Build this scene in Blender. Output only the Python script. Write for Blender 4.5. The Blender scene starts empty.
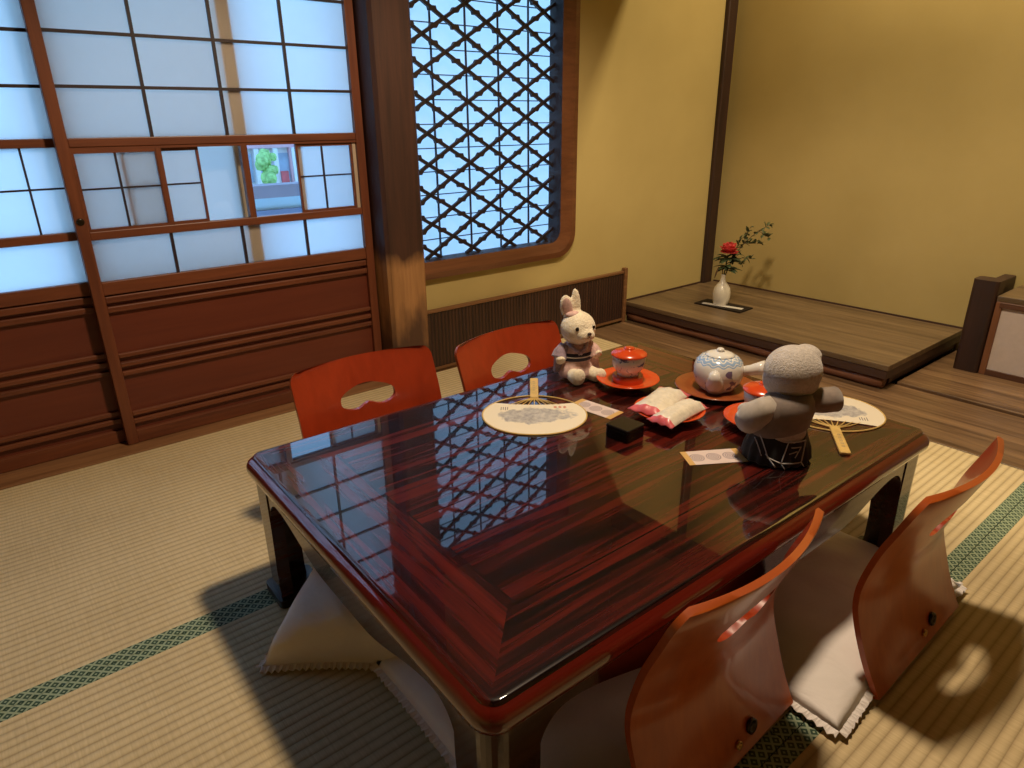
import bpy, bmesh, math, random
from mathutils import Vector, Matrix
random.seed(7)
PI = math.pi
S = bpy.context.scene
COL = S.collection

# ------------------------------------------------------------------ materials
def new_mat(name):
    m = bpy.data.materials.new(name); m.use_nodes = True
    nt = m.node_tree
    for n in list(nt.nodes): nt.nodes.remove(n)
    out = nt.nodes.new('ShaderNodeOutputMaterial')
    return m, nt, out
def N(nt, typ, **kw):
    n = nt.nodes.new(typ)
    for k, v in kw.items():
        if k.startswith('i_'):
            key = k[2:]
            key = int(key) if key.isdigit() else key.replace('_', ' ')
            n.inputs[key].default_value = v
        else: setattr(n, k, v)
    return n
def L(nt, a, b): nt.links.new(a, b)
def math_(nt, op, a, b=None, c=None):
    n = nt.nodes.new('ShaderNodeMath'); n.operation = op
    for i, v in enumerate((a, b, c)):
        if v is None: continue
        if isinstance(v, (int, float)): n.inputs[i].default_value = v
        else: L(nt, v, n.inputs[i])
    return n.outputs[0]
def ramp(nt, fac, stops):
    r = nt.nodes.new('ShaderNodeValToRGB'); e = r.color_ramp.elements
    while len(e) < len(stops): e.new(0.5)
    for el, (p, c) in zip(e, stops): el.position = p; el.color = (c[0], c[1], c[2], 1)
    L(nt, fac, r.inputs[0]); return r.outputs[0]
def mixc(nt, fac, a, b):
    n = nt.nodes.new('ShaderNodeMix'); n.data_type = 'RGBA'
    for i, v in ((0, fac), (6, a), (7, b)):
        if isinstance(v, (int, float)): n.inputs[i].default_value = v
        elif isinstance(v, tuple): n.inputs[i].default_value = (*v[:3], 1)
        else: L(nt, v, n.inputs[i])
    return n.outputs[2]
def bsdf(nt, out, col, rough=.5, bump=None, bstr=.2, bdist=.002, coat=0, coat_rough=.05, sheen=0, spec=.5, metal=0):
    p = nt.nodes.new('ShaderNodeBsdfPrincipled')
    if isinstance(col, tuple): p.inputs['Base Color'].default_value = (*col[:3], 1)
    else: L(nt, col, p.inputs['Base Color'])
    p.inputs['Roughness'].default_value = rough
    p.inputs['Specular IOR Level'].default_value = spec
    p.inputs['Coat Weight'].default_value = coat; p.inputs['Coat Roughness'].default_value = coat_rough
    p.inputs['Sheen Weight'].default_value = sheen; p.inputs['Metallic'].default_value = metal
    if bump is not None:
        b = nt.nodes.new('ShaderNodeBump'); b.inputs['Strength'].default_value = bstr; b.inputs['Distance'].default_value = bdist
        L(nt, bump, b.inputs['Height']); L(nt, b.outputs[0], p.inputs['Normal'])
    L(nt, p.outputs[0], out.inputs[0]); return p
def coords(nt, scale=(1, 1, 1), kind='Object'):
    t = nt.nodes.new('ShaderNodeTexCoord'); m = nt.nodes.new('ShaderNodeMapping')
    m.inputs['Scale'].default_value = scale
    L(nt, t.outputs[kind], m.inputs[0]); return m.outputs[0]
def sep(nt, v):
    s = nt.nodes.new('ShaderNodeSeparateXYZ'); L(nt, v, s.inputs[0]); return s.outputs
def noise(nt, vec, scale=5, detail=4, rough=.55, dist=0):
    n = N(nt, 'ShaderNodeTexNoise'); n.inputs['Scale'].default_value = scale
    n.inputs['Detail'].default_value = detail; n.inputs['Roughness'].default_value = rough
    n.inputs['Distortion'].default_value = dist
    L(nt, vec, n.inputs['Vector']); return n.outputs[0]
def plain(name, col, rough=.5, var=.12, nscale=30, bstr=0, **kw):
    m, nt, out = new_mat(name); v = coords(nt)
    f = noise(nt, v, nscale, 3)
    lo = tuple(c*(1-var) for c in col); hi = tuple(min(1, c*(1+var)) for c in col)
    c = ramp(nt, f, [(.3, lo), (.7, hi)])
    bsdf(nt, out, c, rough, bump=f if bstr else None, bstr=bstr, **kw); return m
def wood(name, dark, light, axis=0, rough=.4, scale=14, stretch=.06, coat=0, bstr=.12, spread=(.3, .7), **kw):
    m, nt, out = new_mat(name)
    sc = [1, 1, 1]; sc[axis] = stretch
    v = coords(nt, tuple(sc))
    f = noise(nt, v, scale*2.2, 6, .65, .6)
    g = noise(nt, v, scale*9, 3, .6)
    h = math_(nt, 'ADD', math_(nt, 'MULTIPLY', f, .72), math_(nt, 'MULTIPLY', g, .28))
    c = ramp(nt, h, [(spread[0], dark), (.5, tuple((a+b)/2 for a, b in zip(dark, light))), (spread[1], light)])
    bsdf(nt, out, c, rough, bump=h, bstr=bstr, coat=coat, **kw); return m

M = {}
M['door'] = wood('door_wood_x', (.085, .022, .010), (.20, .058, .022), 0, .42)
M['doorv'] = wood('door_wood_z', (.085, .022, .010), (.20, .058, .022), 2, .42)
M['doorpanel'] = wood('door_panel_wood', (.095, .018, .009), (.155, .033, .014), 0, .45, 8)
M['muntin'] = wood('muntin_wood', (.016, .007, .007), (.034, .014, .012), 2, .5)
M['sill'] = wood('sill_wood', (.15, .065, .025), (.33, .16, .07), 0, .45)
M['palewood'] = wood('pale_sash_wood', (.36, .26, .18), (.52, .40, .29), 2, .55)
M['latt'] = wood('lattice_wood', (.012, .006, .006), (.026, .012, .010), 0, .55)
M['frame'] = wood('window_frame_wood', (.09, .030, .012), (.19, .070, .028), 0, .38)
M['koshitrim'] = wood('wainscot_trim_wood', (.11, .045, .016), (.24, .11, .045), 0, .5)
M['post'] = wood('alcove_post_wood', (.018, .008, .006), (.050, .020, .013), 2, .5)
M['board'] = wood('floor_board_wood', (.070, .036, .018), (.25, .145, .075), 1, .34, 9, .05, spread=(.37, .63))
M['platform'] = wood('platform_wood', (.070, .042, .022), (.200, .130, .068), 1, .40, 9, .06, spread=(.36, .64))
M['platedge'] = wood('platform_edge_wood', (.030, .014, .010), (.075, .034, .022), 1, .5)
M['log'] = wood('platform_log_wood', (.10, .035, .018), (.30, .125, .065), 1, .5, 16)
M['cabwood'] = wood('cabinet_wood', (.055, .022, .012), (.13, .052, .026), 1, .4)
M['orangewood'] = wood('cabinet_trim_wood', (.13, .045, .018), (.25, .10, .04), 2, .45)
M['chairface'] = wood('chair_red_veneer', (.25, .024, .006), (.37, .038, .009), 2, .3, 9, .05, coat=.35, bstr=.03)
M['chairrear'] = wood('chair_brown_veneer', (.32, .056, .008), (.47, .105, .016), 2, .30, 9, .05, coat=.22, bstr=.03, spec=.3)
M['chairedge'] = wood('chair_orange_edge', (.34, .060, .010), (.48, .095, .016), 0, .35, 9, .05, coat=.3, bstr=.03)
M['bamboo'] = plain('fan_bamboo', (.60, .40, .13), .5, .15, 60)
M['metal'] = plain('dark_metal', (.06, .05, .04), .3, .1, 40, metal=1)
M['brass'] = plain('brass', (.55, .33, .12), .3, .1, 40, metal=1)
M['red'] = plain('red_lacquer', (.60, .062, .012), .22, .06, 20, coat=.4)
M['darkred'] = plain('tray_lacquer', (.26, .060, .015), .3, .2, 25, coat=.3)
M['black'] = plain('black_lacquer', (.008, .006, .007), .22, .1, 20, coat=.15, spec=.3)
M['blackboard'] = plain('matt_black_board', (.012, .008, .007), .55, .2, 30, spec=.2)
M['blackcloth'] = plain('black_cloth', (.012, .011, .014), .8, .3, 60, sheen=.2)
M['whitecloth'] = plain('white_thread', (.62, .60, .60), .8, .05)
M['china'] = plain('white_china', (.72, .68, .64), .18, .04, 20, coat=.3)
M['vasewhite'] = plain('vase_glaze', (.66, .60, .50), .3, .06, 20, coat=.3)
M['leaf'] = plain('leaf_green', (.035, .055, .018), .6, .4, 90)
M['sprig'] = plain('sprig_green', (.060, .070, .022), .6, .4, 90)
M['stem'] = plain('stem_brown', (.10, .05, .022), .6, .3, 60)
M['petal'] = plain('red_petal', (.42, .022, .020), .55, .35, 120)
M['eye'] = plain('eye_black', (.012, .006, .005), .15, .1, 10)
M['nose'] = plain('nose_brown', (.05, .022, .016), .5, .1, 10)
M['pinkcloth'] = plain('pink_kimono', (.62, .40, .36), .85, .2, 160, sheen=.3)
M['purplecloth'] = plain('mauve_kimono_trim', (.30, .22, .27), .85, .25, 160, sheen=.3)
M['navy'] = plain('navy_sash', (.022, .022, .045), .8, .3, 120)
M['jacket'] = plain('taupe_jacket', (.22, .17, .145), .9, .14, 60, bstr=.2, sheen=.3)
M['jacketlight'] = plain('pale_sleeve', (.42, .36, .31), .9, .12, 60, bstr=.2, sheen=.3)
M['ceil'] = wood('ceiling_wood', (.035, .020, .012), (.075, .042, .024), 0, .6, 6)
M['concrete'] = plain('balcony_concrete', (.32, .27, .32), .8, .1, 5)
M['street'] = plain('street_surface', (.45, .50, .38), .9, .2, .3)
M['facade'] = plain('white_facade', (.80, .76, .78), .8, .06, .6)
M['facadepink'] = plain('pink_facade', (.72, .40, .46), .8, .1, .6)
M['shopglass'] = plain('shop_glass', (.34, .42, .56), .3, .3, .8)
M['shopred'] = plain('shop_red_banner', (.62, .10, .12), .7, .2, 2)
M['treeleaf'] = plain('street_tree_leaves', (.34, .58, .20), .7, .35, 3)
M['paleblue'] = plain('balcony_pale_panel', (.62, .80, .86), .5, .05, 3)
M['bluegrey'] = plain('balcony_rail_paint', (.20, .24, .36), .5, .1, 3)

def fur(name, col, var=.18, sc=220, bs=.7):
    m, nt, out = new_mat(name); v = coords(nt)
    f = noise(nt, v, sc, 3, .7); g = noise(nt, v, 35, 3)
    h = math_(nt, 'ADD', math_(nt, 'MULTIPLY', f, .6), math_(nt, 'MULTIPLY', g, .4))
    c = ramp(nt, h, [(.32, tuple(x*(1-var) for x in col)), (.65, tuple(min(1, x*(1+var)) for x in col))])
    bsdf(nt, out, c, .95, bump=h, bstr=bs, bdist=.007, sheen=.4); return m
M['cream'] = fur('cream_plush', (.86, .74, .56))
M['greyfur'] = fur('grey_plush', (.50, .44, .40), .22)
def cushion_mat():
    m, nt, out = new_mat('white_cushion_cloth'); v = coords(nt)
    f = noise(nt, v, 9, 3, .6, .8); g = noise(nt, v, 400, 2)
    h = math_(nt, 'ADD', f, math_(nt, 'MULTIPLY', g, .05))
    c = ramp(nt, f, [(.3, (.76, .70, .68)), (.7, (.84, .78, .76))])
    bsdf(nt, out, c, .75, bump=h, bstr=.35, bdist=.01, sheen=.2); return m
M['cushion'] = cushion_mat()

def wall_mat():
    m, nt, out = new_mat('ochre_earth_plaster'); v = coords(nt)
    f = noise(nt, v, 2.2, 4); g = noise(nt, v, 160, 3)
    c = ramp(nt, f, [(.3, (.405, .308, .122)), (.7, (.465, .357, .148))])
    bsdf(nt, out, c, .92, bump=g, bstr=.12, spec=.2); return m
M['wall'] = wall_mat()

def pane_mat(name, col, rough=.6, gl=.03, diff=.06):
    m, nt, out = new_mat(name); v = coords(nt)
    f = noise(nt, v, 25, 4, .6)
    c = ramp(nt, f, [(.3, tuple(x*.985 for x in col)), (.7, col)])
    t = N(nt, 'ShaderNodeBsdfTranslucent'); L(nt, c, t.inputs[0])
    d = N(nt, 'ShaderNodeBsdfDiffuse'); L(nt, c, d.inputs[0])
    g = N(nt, 'ShaderNodeBsdfGlossy'); g.inputs['Roughness'].default_value = rough
    m1 = N(nt, 'ShaderNodeMixShader'); m1.inputs[0].default_value = diff
    L(nt, t.outputs[0], m1.inputs[1]); L(nt, d.outputs[0], m1.inputs[2])
    m2 = N(nt, 'ShaderNodeMixShader'); m2.inputs[0].default_value = gl
    L(nt, m1.outputs[0], m2.inputs[1]); L(nt, g.outputs[0], m2.inputs[2])
    L(nt, m2.outputs[0], out.inputs[0]); return m
M['paper'] = pane_mat('shoji_paper', (.90, .90, .90))
M['frost'] = pane_mat('frosted_sash_glass', (.88, .82, .78), .4, .05, .12)
def clear_mat():
    m, nt, out = new_mat('clear_glass')
    t = N(nt, 'ShaderNodeBsdfTransparent'); t.inputs[0].default_value = (.93, .95, .96, 1)
    g = N(nt, 'ShaderNodeBsdfGlossy'); g.inputs['Roughness'].default_value = .02
    x = N(nt, 'ShaderNodeMixShader'); x.inputs[0].default_value = .05
    L(nt, t.outputs[0], x.inputs[1]); L(nt, g.outputs[0], x.inputs[2]); L(nt, x.outputs[0], out.inputs[0]); return m
M['clear'] = clear_mat()

def tatami_mat():
    m, nt, out = new_mat('tatami_rush'); v = coords(nt); x, y, z = sep(nt, v)
    p = math_(nt, 'FRACT', math_(nt, 'DIVIDE', y, .0195))
    rib = math_(nt, 'SINE', math_(nt, 'MULTIPLY', p, PI))            # 0 in the groove, 1 on the rib
    rib = math_(nt, 'POWER', rib, .6)
    n1 = noise(nt, coords(nt, (300, 12, 1)), 1, 3, .6)
    n2 = noise(nt, coords(nt, (1, 1, 1)), 3, 3)
    base = ramp(nt, math_(nt, 'ADD', math_(nt, 'MULTIPLY', n1, .55), math_(nt, 'MULTIPLY', n2, .45)),
                [(.32, (.52, .40, .22)), (.68, (.70, .56, .335))])
    c = mixc(nt, rib, mixc(nt, .52, base, (.17, .10, .04)), base)
    h = math_(nt, 'ADD', rib, math_(nt, 'MULTIPLY', n1, .25))
    bsdf(nt, out, c, .6, bump=h, bstr=.6, bdist=.0025, spec=.35); return m
M['tatami'] = tatami_mat()
def heri_mat():
    m, nt, out = new_mat('green_brocade_edge'); v = coords(nt); x, y, z = sep(nt, v)
    q = .021
    a = math_(nt, 'ABSOLUTE', math_(nt, 'SUBTRACT', math_(nt, 'FRACT', math_(nt, 'DIVIDE', math_(nt, 'ADD', x, math_(nt, 'MULTIPLY', y, 1.0)), q)), .5))
    b = math_(nt, 'ABSOLUTE', math_(nt, 'SUBTRACT', math_(nt, 'FRACT', math_(nt, 'DIVIDE', math_(nt, 'SUBTRACT', x, math_(nt, 'MULTIPLY', y, 1.0)), q)), .5))
    mx = math_(nt, 'MAXIMUM', a, b)
    li = math_(nt, 'GREATER_THAN', mx, .36)
    dot = math_(nt, 'LESS_THAN', math_(nt, 'MAXIMUM', a, b), .12)
    f = math_(nt, 'MAXIMUM', li, dot)
    c = mixc(nt, f, (.030, .066, .040), (.30, .36, .24))
    bsdf(nt, out, c, .7, bump=f, bstr=.1, spec=.3); return m
M['heri'] = heri_mat()

def pillar_mat():
    # a worn pillar: near-black stain on its upper part, pale rubbed wood below, dirt near the foot
    m, nt, out = new_mat('worn_pillar_wood')
    v = coords(nt); x, y, z = sep(nt, v)
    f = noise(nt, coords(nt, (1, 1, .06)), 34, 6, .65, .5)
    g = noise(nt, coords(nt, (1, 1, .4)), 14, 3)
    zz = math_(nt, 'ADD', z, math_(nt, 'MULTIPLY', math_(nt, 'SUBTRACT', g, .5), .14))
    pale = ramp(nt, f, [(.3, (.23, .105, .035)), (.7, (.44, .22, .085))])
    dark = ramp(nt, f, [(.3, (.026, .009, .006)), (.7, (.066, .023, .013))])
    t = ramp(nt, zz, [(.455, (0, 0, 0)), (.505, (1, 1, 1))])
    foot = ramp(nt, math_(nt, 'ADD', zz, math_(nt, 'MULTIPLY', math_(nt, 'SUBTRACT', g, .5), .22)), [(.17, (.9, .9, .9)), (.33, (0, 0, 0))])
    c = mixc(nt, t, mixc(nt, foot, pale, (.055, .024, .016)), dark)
    bsdf(nt, out, c, .6, bump=f, bstr=.1); return m
M['pillar'] = pillar_mat()
def reed_mat():
    m, nt, out = new_mat('dark_reed_wainscot'); v = coords(nt); x, y, z = sep(nt, v)
    p = math_(nt, 'FRACT', math_(nt, 'DIVIDE', x, .017))
    r = math_(nt, 'SINE', math_(nt, 'MULTIPLY', p, PI))
    f = noise(nt, coords(nt, (60, 1, 3)), 1, 4)
    b = ramp(nt, f, [(.3, (.026, .009, .006)), (.7, (.066, .026, .014))])
    c = mixc(nt, math_(nt, 'POWER', r, .5), (.010, .005, .004), b)
    bsdf(nt, out, c, .5, bump=r, bstr=.8, bdist=.004); return m
M['reed'] = reed_mat()

TL, TW = 1.188, .844           # table top size
def table_mat():
    m, nt, out = new_mat('rosewood_tabletop'); v = coords(nt); x, y, z = sep(nt, v)
    ax = math_(nt, 'ABSOLUTE', x); ay = math_(nt, 'ABSOLUTE', y)
    inx, iny = TL/2-.150, TW/2-.134
    bx = math_(nt, 'GREATER_THAN', ax, inx); by = math_(nt, 'GREATER_THAN', ay, iny)
    # in the border the grain follows the side; corners are mitred
    dx = math_(nt, 'SUBTRACT', TL/2, ax); dy = math_(nt, 'SUBTRACT', TW/2, ay)
    side = math_(nt, 'MULTIPLY', bx, math_(nt, 'LESS_THAN', dx, dy))
    def grain(vec):
        f = noise(nt, vec, 1.0, 5, .62, .9); g = noise(nt, vec, 3.0, 4, .65, .3)
        return math_(nt, 'ADD', math_(nt, 'MULTIPLY', f, .66), math_(nt, 'MULTIPLY', g, .34))
    gx = grain(coords(nt, (.9, 24, 1))); gy = grain(coords(nt, (24, .9, 1)))
    g = mixc(nt, side, gx, gy)
    rp = ramp(nt, g, [(.40, (.003, .0015, .0015)), (.47, (.014, .0025, .002)), (.54, (.060, .0055, .0035)), (.66, (.125, .012, .007))])
    # thin inlay line round the centre panel and along the mitres
    ex = math_(nt, 'LESS_THAN', math_(nt, 'ABSOLUTE', math_(nt, 'SUBTRACT', ax, inx)), .0016)
    ex = math_(nt, 'MULTIPLY', ex, math_(nt, 'LESS_THAN', ay, iny+.0016))
    ey = math_(nt, 'LESS_THAN', math_(nt, 'ABSOLUTE', math_(nt, 'SUBTRACT', ay, iny)), .0016)
    ey = math_(nt, 'MULTIPLY', ey, math_(nt, 'LESS_THAN', ax, inx+.0016))
    inl = math_(nt, 'MAXIMUM', ex, ey)
    lip = math_(nt, 'LESS_THAN', z, .3245)
    rp = mixc(nt, math_(nt, 'MULTIPLY', lip, .6), rp, (.165, .011, .004))
    c = mixc(nt, inl, rp, (.004, .002, .002))
    bsdf(nt, out, c, .35, bump=math_(nt, 'SUBTRACT', 1.0, inl), bstr=.5, bdist=.001, coat=1.0, coat_rough=.02, spec=.1).inputs['Coat IOR'].default_value = 1.75; return m
M['tabletop'] = table_mat()
M['tableleg'] = wood('rosewood_apron', (.012, .003, .003), (.060, .012, .007), 0, .2, 10, .05, coat=.55, bstr=.02, coat_rough=.05, spec=.3)
M['tablefoot'] = plain('black_foot', (.010, .007, .007), .3, .1, 20)

def fan_mat():
    m, nt, out = new_mat('fan_paper_with_ink_drawing'); v = coords(nt); x, y, z = sep(nt, v)
    f = noise(nt, v, 45, 5, .7); rr = math_(nt, 'SQRT', math_(nt, 'ADD', math_(nt, 'POWER', math_(nt, 'DIVIDE', x, .092), 2.0), math_(nt, 'POWER', math_(nt, 'DIVIDE', math_(nt, 'ADD', y, .008), .046), 2.0)))
    n2 = noise(nt, v, 26, 4, .7)
    t = math_(nt, 'ADD', rr, math_(nt, 'MULTIPLY', math_(nt, 'SUBTRACT', n2, .5), 1.5))
    k = ramp(nt, t, [(.80, (1, 1, 1)), (.98, (0, 0, 0))])
    ink = ramp(nt, noise(nt, v, 75, 4, .7), [(.35, (.30, .28, .28)), (.68, (.56, .52, .47))])
    c = mixc(nt, k, (.76, .67, .52), ink)
    bsdf(nt, out, c, .75, bump=f, bstr=.05); return m
M['fan'] = fan_mat()
M['sealred'] = plain('seal_red_ink', (.60, .16, .12), .7, .2, 200)
M['inkgrey'] = plain('grey_ink', (.22, .20, .20), .7, .2, 200)
def card_mat():
    # a printed slip: ochre ends, pale middle with a row of grey rosettes
    m, nt, out = new_mat('printed_slip'); v = coords(nt); x, y, z = sep(nt, v)
    u = math_(nt, 'SUBTRACT', math_(nt, 'MULTIPLY', math_(nt, 'FRACT', math_(nt, 'ADD', math_(nt, 'DIVIDE', x, .034), .5)), .034), .017)
    r = math_(nt, 'SQRT', math_(nt, 'ADD', math_(nt, 'POWER', u, 2.0), math_(nt, 'POWER', y, 2.0)))
    ring = math_(nt, 'GREATER_THAN', math_(nt, 'SINE', math_(nt, 'MULTIPLY', r, 1500.0)), .0)
    disc = math_(nt, 'LESS_THAN', r, .0155)
    mid = math_(nt, 'LESS_THAN', math_(nt, 'ABSOLUTE', x), .047)
    k = math_(nt, 'MULTIPLY', math_(nt, 'MULTIPLY', ring, disc), mid)
    c = mixc(nt, mid, (.60, .36, .12), (.66, .53, .50))
    c = mixc(nt, k, c, (.26, .20, .22))
    bsdf(nt, out, c, .55); return m
M['card'] = card_mat()
def packet_mat():
    m, nt, out = new_mat('sweet_wrapper'); v = coords(nt); x, y, z = sep(nt, v)
    f = noise(nt, v, 55, 4, .7)
    e = math_(nt, 'GREATER_THAN', math_(nt, 'ABSOLUTE', x), .062)
    p = ramp(nt, f, [(.42, (.80, .72, .60)), (.64, (.66, .60, .50)), (.70, (.42, .46, .38))])
    c = mixc(nt, e, p, (.66, .12, .14))
    bsdf(nt, out, c, .38, bump=noise(nt, v, 40, 3), bstr=.5, bdist=.004, coat=.2); return m
M['packet'] = packet_mat()
def cup_mat(name, thr, blue, sc):
    m, nt, out = new_mat(name); v = coords(nt)
    f = noise(nt, v, sc, 3, .65, .6)
    c = ramp(nt, f, [(thr, (.74, .70, .66)), (thr+.045, blue)])
    bsdf(nt, out, c, .18, coat=.3); return m
M['cup'] = cup_mat('painted_cup_china', .575, (.10, .12, .24), 42)
def pot_mat():
    m, nt, out = new_mat('painted_pot_china'); v = coords(nt); x, y, z = sep(nt, v)
    f = noise(nt, v, 60, 3, .65, .6)
    ang = math_(nt, 'ARCTAN2', y, x)
    wav = math_(nt, 'MULTIPLY', math_(nt, 'SINE', math_(nt, 'MULTIPLY', ang, 14.0)), .0025)
    zz = math_(nt, 'ADD', z, wav)
    def band(z0, w): return math_(nt, 'LESS_THAN', math_(nt, 'ABSOLUTE', math_(nt, 'SUBTRACT', zz, z0)), w)
    b = math_(nt, 'MAXIMUM', band(.0795, .0018), math_(nt, 'MAXIMUM', band(.0865, .0034), band(.094, .0015)))
    c = mixc(nt, b, (.74, .71, .67), (.30, .42, .62))
    fl = ramp(nt, noise(nt, v, 24, 2, .5), [(.60, (0, 0, 0)), (.62, (1, 1, 1))])
    low = math_(nt, 'LESS_THAN', z, .07)
    c = mixc(nt, math_(nt, 'MULTIPLY', fl, low), c, (.16, .13, .24))
    bsdf(nt, out, c, .16, coat=.3); return m
M['pot'] = pot_mat()

# ------------------------------------------------------------------ geometry helpers
def obj(name, bm, mat, parent=None, smooth=False, bevel=0, seg=2, loc=None, rotz=0):
    bmesh.ops.recalc_face_normals(bm, faces=bm.faces)
    me = bpy.data.meshes.new(name); bm.to_mesh(me); bm.free()
    o = bpy.data.objects.new(name, me); COL.objects.link(o)
    if mat is not None:
        for mm in (mat if isinstance(mat, (list, tuple)) else [mat]): me.materials.append(M[mm])
    if smooth:
        for p in me.polygons: p.use_smooth = True
    if parent is not None: o.parent = parent
    if loc is not None: o.location = loc
    if rotz: o.rotation_euler = (0, 0, rotz)
    if bevel:
        b = o.modifiers.new('bevel', 'BEVEL'); b.width = bevel; b.segments = seg; b.limit_method = 'ANGLE'; b.angle_limit = .6
        for p in me.polygons: p.use_smooth = False
    return o
def tag(o, label=None, cat=None, group=None, kind=None):
    if label: o['label'] = label
    if cat: o['category'] = cat
    if group: o['group'] = group
    if kind: o['kind'] = kind
    return o
def thing(name, label, cat, loc=(0, 0, 0), rotz=0, group=None):
    o = bpy.data.objects.new(name, None); COL.objects.link(o)
    o.location = loc; o.rotation_euler = (0, 0, rotz); o.empty_display_size = .05
    return tag(o, label, cat, group)
def struct(o): o['kind'] = 'structure'; return o
def BM(): return bmesh.new()
def box(bm, x0, x1, y0, y1, z0, z1):
    vs = [bm.verts.new((x, y, z)) for z in (z0, z1) for y in (y0, y1) for x in (x0, x1)]
    for f in ((0, 1, 3, 2), (4, 6, 7, 5), (0, 4, 5, 1), (2, 3, 7, 6), (0, 2, 6, 4), (1, 5, 7, 3)):
        bm.faces.new([vs[i] for i in f])
    return bm
def bx(*a): return box(BM(), *a)
def prism(bm, pts, a0, a1, ax='y'):
    def mk(p, a):
        if ax == 'y': return (p[0], a, p[1])
        if ax == 'x': return (a, p[0], p[1])
        return (p[0], p[1], a)
    A = [bm.verts.new(mk(p, a0)) for p in pts]; B = [bm.verts.new(mk(p, a1)) for p in pts]
    n = len(pts)
    bm.faces.new(A); bm.faces.new(B[::-1])
    for i in range(n): bm.faces.new((A[i], A[(i+1) % n], B[(i+1) % n], B[i]))
    return bm
def ring_prism(bm, outer, inner, a0, a1, ax='y'):
    def mk(p, a): return (p[0], a, p[1]) if ax == 'y' else (p[0], p[1], a)
    n = len(outer)
    O0 = [bm.verts.new(mk(p, a0)) for p in outer]; O1 = [bm.verts.new(mk(p, a1)) for p in outer]
    I0 = [bm.verts.new(mk(p, a0)) for p in inner]; I1 = [bm.verts.new(mk(p, a1)) for p in inner]
    for i in range(n):
        j = (i+1) % n
        for q in ((O0[i], O0[j], I0[j], I0[i]), (O1[i], I1[i], I1[j], O1[j]), (O0[i], O1[i], O1[j], O0[j]), (I0[i], I0[j], I1[j], I1[i])):
            bm.faces.new(q)
    return bm
def lathe(bm, prof, n=32, c=(0, 0, 0), cap=True):
    rows = []
    for r, z in prof:
        if r < 1e-5: rows.append([bm.verts.new((c[0], c[1], c[2]+z))])
        else: rows.append([bm.verts.new((c[0]+r*math.cos(2*PI*i/n), c[1]+r*math.sin(2*PI*i/n), c[2]+z)) for i in range(n)])
    for a, b in zip(rows, rows[1:]):
        for i in range(n):
            j = (i+1) % n
            if len(a) == 1 and len(b) == 1: continue
            if len(a) == 1: bm.faces.new((a[0], b[i], b[j]))
            elif len(b) == 1: bm.faces.new((a[i], b[0], a[j]))
            else: bm.faces.new((a[i], a[j], b[j], b[i]))
    if cap:
        if len(rows[0]) > 1: bm.faces.new(rows[0])
        if len(rows[-1]) > 1: bm.faces.new(rows[-1])
    return bm
def tube(bm, pts, rad, n=10, squash=1.0):
    pts = [Vector(p) for p in pts]
    if not isinstance(rad, (list, tuple)): rad = [rad]*len(pts)
    rings = []; up = Vector((0, 0, 1))
    prev = None
    for i, p in enumerate(pts):
        d = (pts[min(i+1, len(pts)-1)]-pts[max(i-1, 0)]).normalized()
        if prev is None:
            a = d.cross(up); a = d.cross(Vector((1, 0, 0))) if a.length < 1e-3 else a
        else: a = prev - d*prev.dot(d)
        a.normalize(); prev = a; b = d.cross(a)
        rings.append([bm.verts.new(p+(a*math.cos(2*PI*k/n)+b*math.sin(2*PI*k/n)*squash)*rad[i]) for k in range(n)])
    for A, B in zip(rings, rings[1:]):
        for k in range(n): bm.faces.new((A[k], A[(k+1) % n], B[(k+1) % n], B[k]))
    bm.faces.new(rings[0][::-1]); bm.faces.new(rings[-1]); return bm
def blob(bm, c, r, seg=24, rings=16, rot=None, fn=None):
    mt = Matrix.Translation(c) @ (rot if rot is not None else Matrix.Identity(4)) @ Matrix.Diagonal((*r, 1))
    g = bmesh.ops.create_uvsphere(bm, u_segments=seg, v_segments=rings, radius=1)
    for v in g['verts']:
        p = v.co.copy()
        if fn: p = fn(p)
        v.co = mt @ p
    return bm
def RX(a): return Matrix.Rotation(a, 4, 'X')
def RY(a): return Matrix.Rotation(a, 4, 'Y')
def RZ(a): return Matrix.Rotation(a, 4, 'Z')
def rrect(x0, x1, y0, y1, r, n=8):
    pts = []
    for cx, cy, a0 in ((x1-r, y1-r, 0), (x0+r, y1-r, PI/2), (x0+r, y0+r, PI), (x1-r, y0+r, 3*PI/2)):
        for k in range(n+1):
            a = a0+PI/2*k/n; pts.append((cx+r*math.cos(a), cy+r*math.sin(a)))
    return pts
def remesh_parts(bm, voxel, smooth_it=4):
    """fuse overlapping blobs into one continuous surface"""
    me = bpy.data.meshes.new('tmp'); bm.to_mesh(me); bm.free()
    o = bpy.data.objects.new('tmp', me); COL.objects.link(o)
    r = o.modifiers.new('r', 'REMESH'); r.mode = 'VOXEL'; r.voxel_size = voxel
    s = o.modifiers.new('s', 'SMOOTH'); s.iterations = smooth_it; s.factor = .5
    dg = bpy.context.evaluated_depsgraph_get(); dg.update()
    ev = o.evaluated_get(dg); m2 = bpy.data.meshes.new_from_object(ev)
    b2 = bmesh.new(); b2.from_mesh(m2)
    bpy.data.objects.remove(o); bpy.data.meshes.remove(me); bpy.data.meshes.remove(m2)
    return b2
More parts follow.
